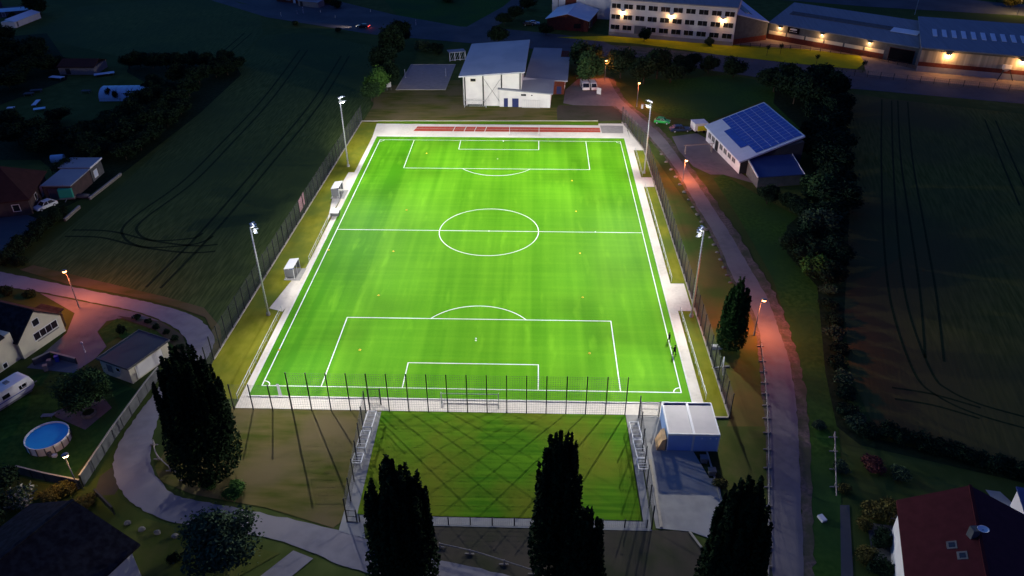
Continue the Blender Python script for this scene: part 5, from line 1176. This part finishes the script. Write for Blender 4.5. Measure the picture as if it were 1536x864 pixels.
def crown_poplar(seed, n, s_, H, Rm, spikes=44):
    r_ = random.Random(seed); mb = MB(); S = []
    S.append((0, 0, H*.95, 1.0))
    for k in range(spikes):
        t = r_.uniform(0, 2*math.pi); rr = r_.uniform(.18, .80)*Rm; z1 = H*(1.0-.40*(rr/Rm)**1.5)*r_.uniform(.85, .98); S.append((rr*math.cos(t), rr*math.sin(t), min(z1, H*.99), r_.uniform(.17, .36)))
    for k in range(n):
        if k % 3:   # upright side plumes
            x, y, z1, wd = S[r_.randrange(1, len(S))]; z0 = H*.10+Rm*.3; f = r_.random()**.8
            z = z0+(z1-z0)*f; w_ = wd*Rm*(.5 if f > .5 else .7)*max(.05, (1-f)**.33)*1.05; pull = .55+.45*min(1, f*2.2)
            d = rand_dir(r_); p = V((x*pull+d.x*w_*r_.uniform(.6, 1.1), y*pull+d.y*w_*r_.uniform(.6, 1.1), z+d.z*.3))
        else:       # main body
            f = r_.random(); z = H*(.05+.86*f); prof = (math.sin(math.pi*min(1, (f+.08))**.62))**.6*(1-.30*f)
            w_ = Rm*1.02*prof*(r_.random()**.35); t = r_.uniform(0, 2*math.pi); p = V((w_*math.cos(t), w_*math.sin(t), z)); d = V((math.cos(t), math.sin(t), .2))
        leaf_quads(mb, r_, p, s_, d+V((0, 0, .5)))
    return mb
def trunk(mb, h, r0, limbs, r_, base=V((0, 0, 0)), spread=.6, up=.9):
    mb.tube(base, base+zb(h*.5), r0, r0*.75, 8); mb.tube(base+zb(h*.5), base+zb(h), r0*.75, r0*.3, 8)
    for k in range(limbs):
        t = 2*math.pi*k/limbs+r_.uniform(-.3, .3); z = h*r_.uniform(.4, .8); L_ = h*r_.uniform(.35, .6)
        a = base+zb(z); b_ = a+V((math.cos(t)*spread, math.sin(t)*spread, up))*L_*.5; c_ = b_+V((math.cos(t)*spread*.6, math.sin(t)*spread*.6, up))*L_*.5
        mb.tube(a, b_, r0*.35, r0*.22, 5); mb.tube(b_, c_, r0*.22, r0*.08, 5)
# poplars
def poplar(label, base, H, Rm, seed, n=15000, s_=.22, m_=M_poplar):
    r = thing('poplar_tree', label, 'tree', base, 'dark columnar poplars'); r_ = random.Random(seed)
    raw(crown_poplar(seed, n, s_, H, Rm), 'crown', m_, r); tb = MB(); trunk(tb, H*.55, Rm*.08, 7, r_, spread=.25, up=1.0); raw(tb, 'trunk', M_bark, r)
poplar('broad dark poplar on the left, between the curved lane and the pitch corner', at(300, 712)+V((1.3, .3, 0)), 20.2, 4.3, 11, 38000)
poplar('tall dark poplar in front of the training lawn, left of the pair at the bottom', V((-3.9, -76.2, 0)), 19.6, 3.7, 12, 32000)
poplar('tallest poplar of the bottom pair before the training lawn', V((10.9, -74.3, 0)), 21.8, 2.9, 13, 28000)
poplar('shorter poplar leaning against its tall neighbour at the bottom middle', V((13.2, -77.3, 0)), 14.3, 2.6, 14, 20000)
poplar('dark poplar at the bottom right beside the concrete yard', V((27.2, -77.5, 0)), 19.3, 3.4, 15, 32000)
poplar('smaller poplar between the right fence and the lane lamp', at(1094, 522), 12.4, 2.3, 16, 18000, .2, mat('poplar_leaves_lit_tint', (.016, .040, .012), (.026, .060, .016), .9, .9, spec=.1))  # brighter leaf copy: this poplar's floodlit look is put into its colour
# generic crowns
protos = {}
def proto(kind, seed):
    key = (kind, seed)
    if key in protos: return protos[key]
    if kind == 'bush': mb = crown_round(seed, 1500, .10, 8, .6)
    elif kind == 'fine': mb = crown_round(seed, 6500, .055, 12)
    else: mb = crown_round(seed, 3400, .085, 10)
    me = bpy.data.meshes.new('crown'); me.from_pydata([tuple(p) for p in mb.v], [], mb.f)
    tb = MB(); trunk(tb, 1.15, .06, 6, random.Random(seed)); mt = bpy.data.meshes.new('trunk'); mt.from_pydata([tuple(p) for p in tb.v], [], tb.f); mt.materials.append(M_bark)
    protos[key] = (me, mt, {}); return protos[key]
cnt = [0]
def plant(name, label, cat, pos, rad, h, m_, kind='tree', group=None, seed=None):
    """pos world; crown about 2*rad wide, h tall"""
    cnt[0] += 1; sd = seed if seed is not None else cnt[0] % 5
    me, mt, ch = proto(kind, sd)
    if m_.name not in ch: c_ = me.copy(); c_.materials.clear(); c_.materials.append(m_); ch[m_.name] = c_
    r = thing(name, label, cat, pos, group)
    o = bpy.data.objects.new('crown', ch[m_.name]); COL.objects.link(o); o.parent = r; k = 1.05
    rz = (cnt[0]*1.7) % 6.28
    o.scale = (rad/k, rad/k, h/2.05); o.rotation_euler = (0, 0, rz)
    if kind == 'bush': o.location = (0, 0, -h*.28); o.scale = (rad/k, rad/k, h/1.5)
    t = bpy.data.objects.new('trunk' if kind != 'bush' else 'stem', mt); COL.objects.link(t); t.parent = r; t.scale = (h/2.2, h/2.2, h/2.05); t.rotation_euler = (0, 0, rz)
    return r
def P_(x, y): return at(x, y)
def T(label, x, y, rad, h, m_=M_leaf, kind='tree', group=None): return plant('bush' if kind == 'bush' else 'tree', label, 'bush' if kind == 'bush' else 'tree', at(x, y), rad, h, m_, kind, group)
# left garden & lane
T('round dense garden tree between the caravan and the garage', 135, 612, 4.0, 5.6, M_leaf, 'fine')
T('leafy pale green tree beside the lane at the bottom left', 338, 842, 4.9, 6.8, M_leafgr, 'fine')
T('green bush at the foot of the broad poplar', 318, 728, 1.6, 1.6, M_leafg, 'bush'); T('low green bush right of the broad poplar foot', 352, 740, 1.8, 1.3, M_leafg, 'bush'); T('small green bush left of the broad poplar foot', 262, 690, 1.2, 1.2, M_leafg, 'bush')
T('greenish bush around the foot of the pool lamp', 105, 738, 1.4, 1.7, M_leafb, 'bush'); T('brownish bush right of the pool lamp, above the black roof', 80, 752, 1.9, 1.5, M_leafb, 'bush'); T('brownish bush at the tip of the black roof', 128, 755, 1.6, 1.2, M_leafb, 'bush')
T('white flowering bush left of the black tiled roof', 30, 762, 2.2, 2.6, mat('blossom_leaves', (.05, .09, .05), (.38, .42, .42), 2.2, .9, lo=.52, hi=.6), 'bush')
T('dark green tree at the left edge below the pool', 2, 745, 3.2, 4.2, M_leafd, 'tree')
T('dark conifer like tree in the bottom left corner behind the black roof', -20, 800, 3.5, 5, M_leafd)
T('tall green shrub on the grass below the leafy lane tree', 264, 842, .9, 1.2, M_leafd, 'bush')
T('small grey shrub at the lane edge of the upper left house', 45, 448, 1.3, 1.8, M_leafd, 'bush'); T('low shrub row start beside the upper left house', 12, 442, 1.6, 1.8, M_leafd, 'bush'); T('dark clipped shrub on the lawn behind the garage', 183, 500, .9, 1.6, M_leafd, 'bush')
for i, (x, y) in enumerate(((206, 478), (222, 484), (236, 492), (250, 500), (262, 510), (271, 522), (276, 534))): T('dark low shrub in the planting bed around the garage lawn', x, y, .8, .7, M_leafd, 'bush', 'shrubs of the bed round the garage')
for i, (x, y, s_) in enumerate(((8, 388, 2.4), (24, 378, 2.2), (40, 366, 2.5), (54, 352, 2.2), (66, 340, 2.4), (80, 330, 2.2), (92, 318, 2.0), (30, 392, 1.6))): T('dark bush in the hedge between the farm driveway and the crop field', x, y+6, s_, s_*1.2, M_leafd, 'bush', 'hedge bushes by the farm driveway')
# dark hedgerow between the allotment and the crop field
hr = [(110, 262, 5.5, 6), (135, 240, 5.5, 7), (160, 228, 5, 6), (185, 215, 6, 8), (205, 200, 5, 6), (225, 190, 6, 8), (245, 172, 5, 7), (262, 158, 6, 8), (285, 142, 5.5, 7), (300, 122, 6, 8), (325, 112, 5, 7), (200, 178, 6, 8), (170, 190, 6, 7), (140, 205, 6, 7), (110, 215, 6, 7), (80, 200, 5, 6), (240, 150, 5, 7), (255, 138, 5, 6), (60, 228, 6, 7), (30, 215, 6, 8), (90, 180, 5, 6), (20, 190, 6, 7)]
hr += [(352, 100, 5, 6), (340, 92, 5, 6), (272, 168, 5, 6), (252, 186, 5, 6), (232, 206, 5, 6), (212, 222, 5, 6), (190, 236, 5, 6), (215, 160, 6, 8), (235, 128, 4, 6), (270, 120, 6, 8), (155, 210, 6, 7), (125, 228, 6, 7), (185, 195, 6, 7), (50, 205, 6, 8), (70, 215, 6, 7)]
sheet('hedge_floor', [(350, 90), (362, 112), (300, 170), (190, 256), (120, 300), (60, 330), (0, 390), (-40, 400), (-40, 340), (20, 330), (60, 318), (110, 280), (60, 240), (-40, 240), (-40, 175), (40, 190), (150, 190), (228, 130), (190, 108), (200, 78)], M_hfloor, .035)  # dark sheets added beneath the hedges, the ditch and the barn trees
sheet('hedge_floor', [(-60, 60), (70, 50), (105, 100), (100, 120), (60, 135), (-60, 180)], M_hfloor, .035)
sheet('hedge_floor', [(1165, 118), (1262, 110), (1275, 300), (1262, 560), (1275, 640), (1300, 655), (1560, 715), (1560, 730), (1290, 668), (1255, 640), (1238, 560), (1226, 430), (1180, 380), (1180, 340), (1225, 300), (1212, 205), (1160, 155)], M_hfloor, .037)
for x, y, ra_, h in hr: T('dark tree in the thick hedgerow between the allotment and the crop field', x, y+4, ra_*.72, h*.72, M_leafd, 'tree', 'hedgerow trees beside the crop field')
hb = [(195, 100), (212, 98), (230, 100), (250, 100), (270, 100), (290, 98), (310, 100), (330, 104), (342, 110)]
for x, y in hb: T('dark hedge bush in the row behind the polytunnel', x, y+3, 3.6, 5.0, M_leafd, 'tree', 'hedge behind the polytunnel')
wd = [(5, 70, 7, 11), (30, 85, 7, 10), (55, 92, 6, 9), (10, 105, 7, 10), (40, 112, 6, 9), (75, 104, 5, 7), (15, 130, 7, 8), (60, 75, 5, 7), (90, 98, 4, 5), (-20, 95, 8, 12), (-25, 140, 7, 9)]
for x, y, ra_, h in wd: T('dark tree in the small wood at the upper left edge', x, y+4, ra_*.8, h*.75, M_leafd, 'tree', 'trees of the small wood at the upper left')
T('lone dark tree above the pale glasshouse at the top left', 62, 22, 5.5, 8, M_leafd); T('dark shrub among the pens at the top left', 20, 30, 2.2, 3, M_leafd, 'bush')
T('slim dark shrub in front of the left half of the polytunnel', 165, 150, 1.0, 3.6, M_leafd, 'bush'); T('second slim dark shrub in front of the polytunnel', 176, 151, 1.0, 3.2, M_leafd, 'bush'); T('dark bush hiding the right end of the polytunnel', 228, 144, 3.0, 4.5, M_leafd)
T('grey green bush left of the farm sheds', 150, 225, 3, 3.4, M_leafgr, 'bush')
# far middle: trees left of the hall
T('tall dark tree behind the sand court by the main road', 590, 92, 5.0, 11, M_leafd); T('dark tree left of the sand court, rear one', 578, 112, 4.6, 9, M_leafd); T('green tree front left of the sand court, nearest the pitch', 566, 146, 4.2, 8.5, M_leafg); T('dark tree between the front green tree and the sand court', 586, 130, 3.8, 7.5, M_leafd)
T('small tree at the corner post left of the sand court', 558, 152, 3.0, 6.0, M_leaf); T('rear tree of the clump touching the main road', 603, 66, 4.4, 8, M_leafd); T('grey green bush behind the sand court', 633, 76, 3.2, 3.6, M_leafgr, 'bush'); T('second grey bush behind the sand court', 655, 80, 3.4, 3.4, M_leafd, 'bush')
T('round dark tree behind the ridge of the white hall', 747, 66, 4.0, 6.2, M_leafd); T('bush in front of the brick outbuilding', 819, 52, 3.0, 4.2, M_leafd)
T('dark hedge tree at the top right of the road fork', 772, 30, 4.2, 5, M_leafd); T('dark hedge tree beside the road fork, lower one', 757, 38, 3.8, 4.4, M_leafd); T('dark hedge tree farther up the fork road', 792, 15, 4.2, 5, M_leafd)
T('dark bush on the triangular lawn at the top', 672, 2, 5, 4, M_leafd, 'bush')
# trees right of the hall
T('large dark tree at the right end of the white hall, rear one', 872, 112, 6.2, 11, M_leafd); T('large green tree above the parked vans', 884, 128, 5.2, 9.5, M_leaf); T('dark tree right of the lamp among the trees', 930, 118, 5.2, 9.5, M_leafd)
T('small dark tree before the factory wall', 966, 62, 2.4, 4.6, M_leafd); T('small grey bush on the yellow strip', 1063, 68, 2.2, 2.8, M_leafgr, 'bush')
for i, (x, y, ra_, h, l) in enumerate(((965, 124, 5.5, 8.5, 'wide dark tree right of the lane lamp'), (985, 116, 5, 9, 'tall dark tree behind the far right mast'), (1005, 122, 4.5, 6, 'dark tree on the lawn edge above the green car'), (1025, 112, 4.5, 6.5, 'dark tree left of the road bushes'), (1062, 108, 3.6, 5.5, 'dark tree in the row by the road, left'), (1100, 114, 4.2, 6.5, 'dark tree in the row by the road, right'), (1040, 98, 3, 4, 'small dark tree beside the gravel road'))): T(l, x, y+2, ra_*.95, h, M_leafd)
# trees behind the solar barn
for x, y in ((1160, 138), (1205, 140), (1230, 130), (1248, 172), (1250, 200), (1248, 230), (1244, 262), (1245, 290), (1232, 192), (1220, 240), (1250, 320)): T('dark tree in the clump between the solar barn and the brown field', x, y, 5.2, 6.5, M_leafd, 'tree', 'trees behind the solar barn')
for x, y in ((1205, 330), (1212, 362), (1240, 362), (1248, 400), (1245, 345), (1205, 395), (1238, 425)): T('dark tree filling the row right of the lane below the barn', x, y, 3.6, 4.2, M_leafd, 'tree', 'trees in the row right of the lane')
for i, (x, y, ra_, h, l) in enumerate(((1190, 150, 6.5, 10, 'large dark tree behind the solar barn roof'), (1215, 168, 6.5, 10, 'large dark tree right of the solar barn roof'), (1245, 150, 5, 10, 'tall dark tree at the corner of the brown field'), (1180, 128, 5, 8, 'dark tree nearest the road behind the solar barn'), (1240, 185, 5.5, 8, 'dark tree at the edge of the brown field'), (1228, 215, 5.5, 8, 'dark tree right of the barn gable'), (1248, 235, 4.5, 6, 'dark tree between the pale branches and the field'))): T(l, x, y+6, ra_*.9, h*.95, M_leafd)
for i, (x, y, ra_, h, m_, l) in enumerate(((1150, 300, 2.8, 4, M_leafd, 'small tree below the blue lean to roof'), (1185, 310, 2.8, 4.2, M_leafd, 'thin tree with pale stem below the lean to'), (1222, 300, 4.6, 6.5, M_leaf, 'green tree right of the lean to'), (1240, 330, 4, 5, M_leafd, 'dark tree below the green lean to tree'), (1225, 350, 4.4, 5.2, M_leafgr, 'grey green willow in the row right of the lane'),
        (1195, 375, 3.4, 4.4, M_leafd, 'brown dark bush left of the willow'), (1235, 385, 3.6, 4.6, M_leafd, 'dark tree below the willow'), (1222, 412, 3.0, 4.4, M_leafg, 'fresh green round tree, lowest in the row right of the lane'))): T(l, x, y+6, ra_, h, m_)
for i, (x, y) in enumerate(((1240, 440), (1243, 462), (1248, 484), (1252, 506), (1256, 528), (1258, 550), (1262, 572), (1266, 596), (1272, 622), (1284, 640), (1300, 650))): T('low rough bush in the ditch line between the lane lawn and the brown field', x, y, 1.9, 1.6, M_leafd if i % 3 else M_leafgr, 'bush', 'bushes along the ditch')
for i, (x, y) in enumerate(((1330, 655), (1355, 662), (1380, 670), (1405, 676), (1430, 684), (1455, 692), (1480, 700), (1505, 706), (1530, 714))): T('low dark bush in the line between the brown field and the red roof garden', x, y, 1.9, 1.8, M_leafd, 'bush', 'bushes above the red roof garden')
T('grey leaved shrub beside the wooden rail on the lawn', 1262, 706, 1.3, 1.4, M_leafgr, 'bush'); T('pale shrub in the middle of the red roof garden', 1346, 716, 1.5, 1.5, M_leafgr, 'bush'); T('reddish shrub in the red roof garden', 1308, 704, 1.8, 1.4, mat('red_leaves', (.10, .03, .03), (.14, .05, .04), .7, .9), 'bush')
T('yellowish bush at the upper left corner of the red roof house', 1312, 775, 2.0, 2.2, M_leafb, 'bush'); T('brown bush between path and red roof house', 1335, 772, 1.6, 1.8, M_leafb, 'bush'); T('green bush left of the patio', 1292, 790, 1.2, 1.5, M_leafb, 'bush'); T('dark round bush on the patio', 1322, 818, 1.6, 1.9, M_leafd, 'bush'); T('green bush at the bottom beside the garden path', 1298, 838, 1.4, 1.6, M_leafb, 'bush'); T('low dark bush at the bottom edge beside the red roof house', 1318, 858, 1.6, 1.6, M_leafd, 'bush')
T('grey shrub clump at the top of the grass strip', 1228, 640, 1.2, .9, M_leafgr, 'bush'); T('small yellow green shrub below the wooden rail', 1266, 738, 1.0, 1.0, M_leafb, 'bush')
T('dry brown bush between the yard and the bottom right poplar', 1080, 728, 1.1, 1.0, M_leafb, 'bush')
# bushes lit at the top edge
T('bush lit orange by the lamp at the top edge', 492, 6, 2.6, 3.5, M_leafb, 'bush'); T('dark shrub left of the lit orange bush', 505, 12, 3, 3.2, M_leafd, 'bush'); T('bush lit yellow in the top right corner', 1516, 12, 4, 5, M_leafb, 'tree'); T('dark green tree beside the yellow lit bush, top right', 1495, 2, 4, 5, M_leafg, 'tree')
T('small bush on the field edge of the main road, left', 507, 48, 1.6, 1.6, M_leafd, 'bush'); T('small bush on the field edge of the main road, farther left', 443, 38, 1.8, 1.6, M_leafd, 'bush')
# bare tree with pale branches
p = at(1236, 244); r = thing('bare_tree', 'bare tree with pale upright branches at the field edge', 'tree', p); mb = MB(); r_ = random.Random(3)
for k in range(7):
    a = V((r_.uniform(-.4, .4), r_.uniform(-.3, .3), 0)); b_ = a+V((r_.uniform(-1.2, 1.2), r_.uniform(-.5, .5), r_.uniform(2.5, 4))); c_ = b_+V((r_.uniform(-.8, .8), 0, r_.uniform(1, 2))); mb.tube(a, b_, .12, .08, 5); mb.tube(b_, c_, .08, .03, 5)
    mb.tube(b_, b_+V((r_.uniform(-1, 1), .2, 1)), .05, .02, 4)
raw(mb, 'trunk', M_wood, r)
# saplings on the yellow strip
for x, y, l in ((1150, 84, 'left'), (1170, 82, 'second'), (1224, 98, 'third'), (1294, 108, 'right, topped with a dark ball')):
    p = at(x, y); r = thing('sapling', 'young tree on the yellow strip by the factory, ' + l, 'tree', p, 'saplings on the yellow strip'); mb = MB(); mb.tube(p, p+zb(2.6), .07, .04, 5); mb.build('trunk', M_bark, r)
    c_ = MB(); r_ = random.Random(x)
    for k in range(160): leaf_quads(c_, r_, p+zb(2.7)+rand_dir(r_)*r_.uniform(.2, .8), .16)
    raw(c_, 'crown', M_leafd, r).location = -p
# lamp mast at the top right
p = at(1372, 22); r = thing('street_lamp', 'tall unlit pole behind the joint of the two factory halls', 'pole', p); MB().tube(p, p+zb(11), .12, .08, 8).build('pole', M_steel, r); MB().box(p+zb(11), .6, .25, .12).build('lantern', M_steel, r)
p = at(970, 174); r = thing('transformer_box', 'small white cabinet beside the far right mast', 'cabinet', at(963, 163)); q = at(963, 163); MB().box(q, .5, .4, 1.2).build('body', M_white, r, bevel=.02); MB().box(q+zb(1.22), .6, .5, .06).build('lid', M_slate, r)
p = at(583, 136); r = thing('scoreboard', 'small white board leaning at the left of the sand court', 'board', p); MB().hexa([p+V((-.5, 0, .9)), p+V((.7, .5, .9)), p+V((.68, .55, .9)), p+V((-.52, .05, .9)), p+V((-.5, 0, 2.0)), p+V((.7, .5, 2.3)), p+V((.68, .55, 2.3)), p+V((-.52, .05, 2.0))]).build('board', M_render, r)
for q in (V((-.4, .04, 0)), V((.6, .48, 0))): MB().bar(p+q, p+q+zb(1.1), .07, .07).build('post', M_wood, r)
# white frame leaning at the right fence
p = at(1084, 553); r = thing('slalom_frame', 'white bent frame leaning outside the right fence below the poplar', 'frame', p); MB().path([p+V((-1.5, 0, .1)), p+V((-.2, .3, .1)), p+V((0, .2, 1.9)), p+V((-.4, -1.4, 1.3)), p+V((-.3, -1.6, .1))], .06, 6).build('frame', M_alu, r); MB().box(p+V((.6, .3, 0)), .8, .3, .25, .1).build('foot', M_stone, r)
p = at(1075, 523); MB_ = thing('planter_box', 'pale flat box standing outside the right fence left of the poplar foot', 'box', p); MB().box(p, 1.5, .5, .5, 0).build('body', M_render, MB_); MB().box(p+zb(.5), 1.6, .6, .05).build('lid', M_white, MB_)

# ------------------------------------------------------------------ dusk sky
w = bpy.data.worlds.new('World'); sc.world = w; w.use_nodes = True
N = w.node_tree.nodes; L = w.node_tree.links; bg = N['Background']
sky = N.new('ShaderNodeTexSky'); sky.sky_type = 'NISHITA'; sky.sun_disc = False
sky.sun_elevation = R(-3.0); sky.sun_rotation = R(300); sky.air_density = 1.0; sky.dust_density = .3; sky.ozone_density = 8.0; sky.altitude = 100
tm = N.new('ShaderNodeMix'); tm.data_type = 'RGBA'; tm.blend_type = 'MULTIPLY'; tm.inputs['Factor'].default_value = 1
tm.inputs['B'].default_value = (1.35, 4.2, 1.25, 1); L.new(sky.outputs[0], tm.inputs['A']); L.new(tm.outputs['Result'], bg.inputs['Color']); bg.inputs['Strength'].default_value = SKY = 4.3
sd = bpy.data.lights.new('sun', 'SUN'); sd.energy = .015; sd.angle = R(25); sd.color = (.6, .75, 1)
so = bpy.data.objects.new('sun', sd); COL.objects.link(so); so.rotation_euler = (R(75), 0, R(-300)); so.location = (0, 0, 80)

sc.view_settings.view_transform = 'Standard'; sc.view_settings.look = 'None'; sc.view_settings.gamma = 1; sc.view_settings.exposure = 0
sc.view_settings.use_curve_mapping = False
sc.render.engine = 'CYCLES'; cy = sc.cycles
cy.use_denoising = True
try: cy.denoiser = 'OPENIMAGEDENOISE'
except Exception: pass
cy.max_bounces = 5; cy.diffuse_bounces = 2; cy.glossy_bounces = 2; cy.sample_clamp_indirect = 4; cy.use_light_tree = True
cy.caustics_reflective = False; cy.caustics_refractive = False
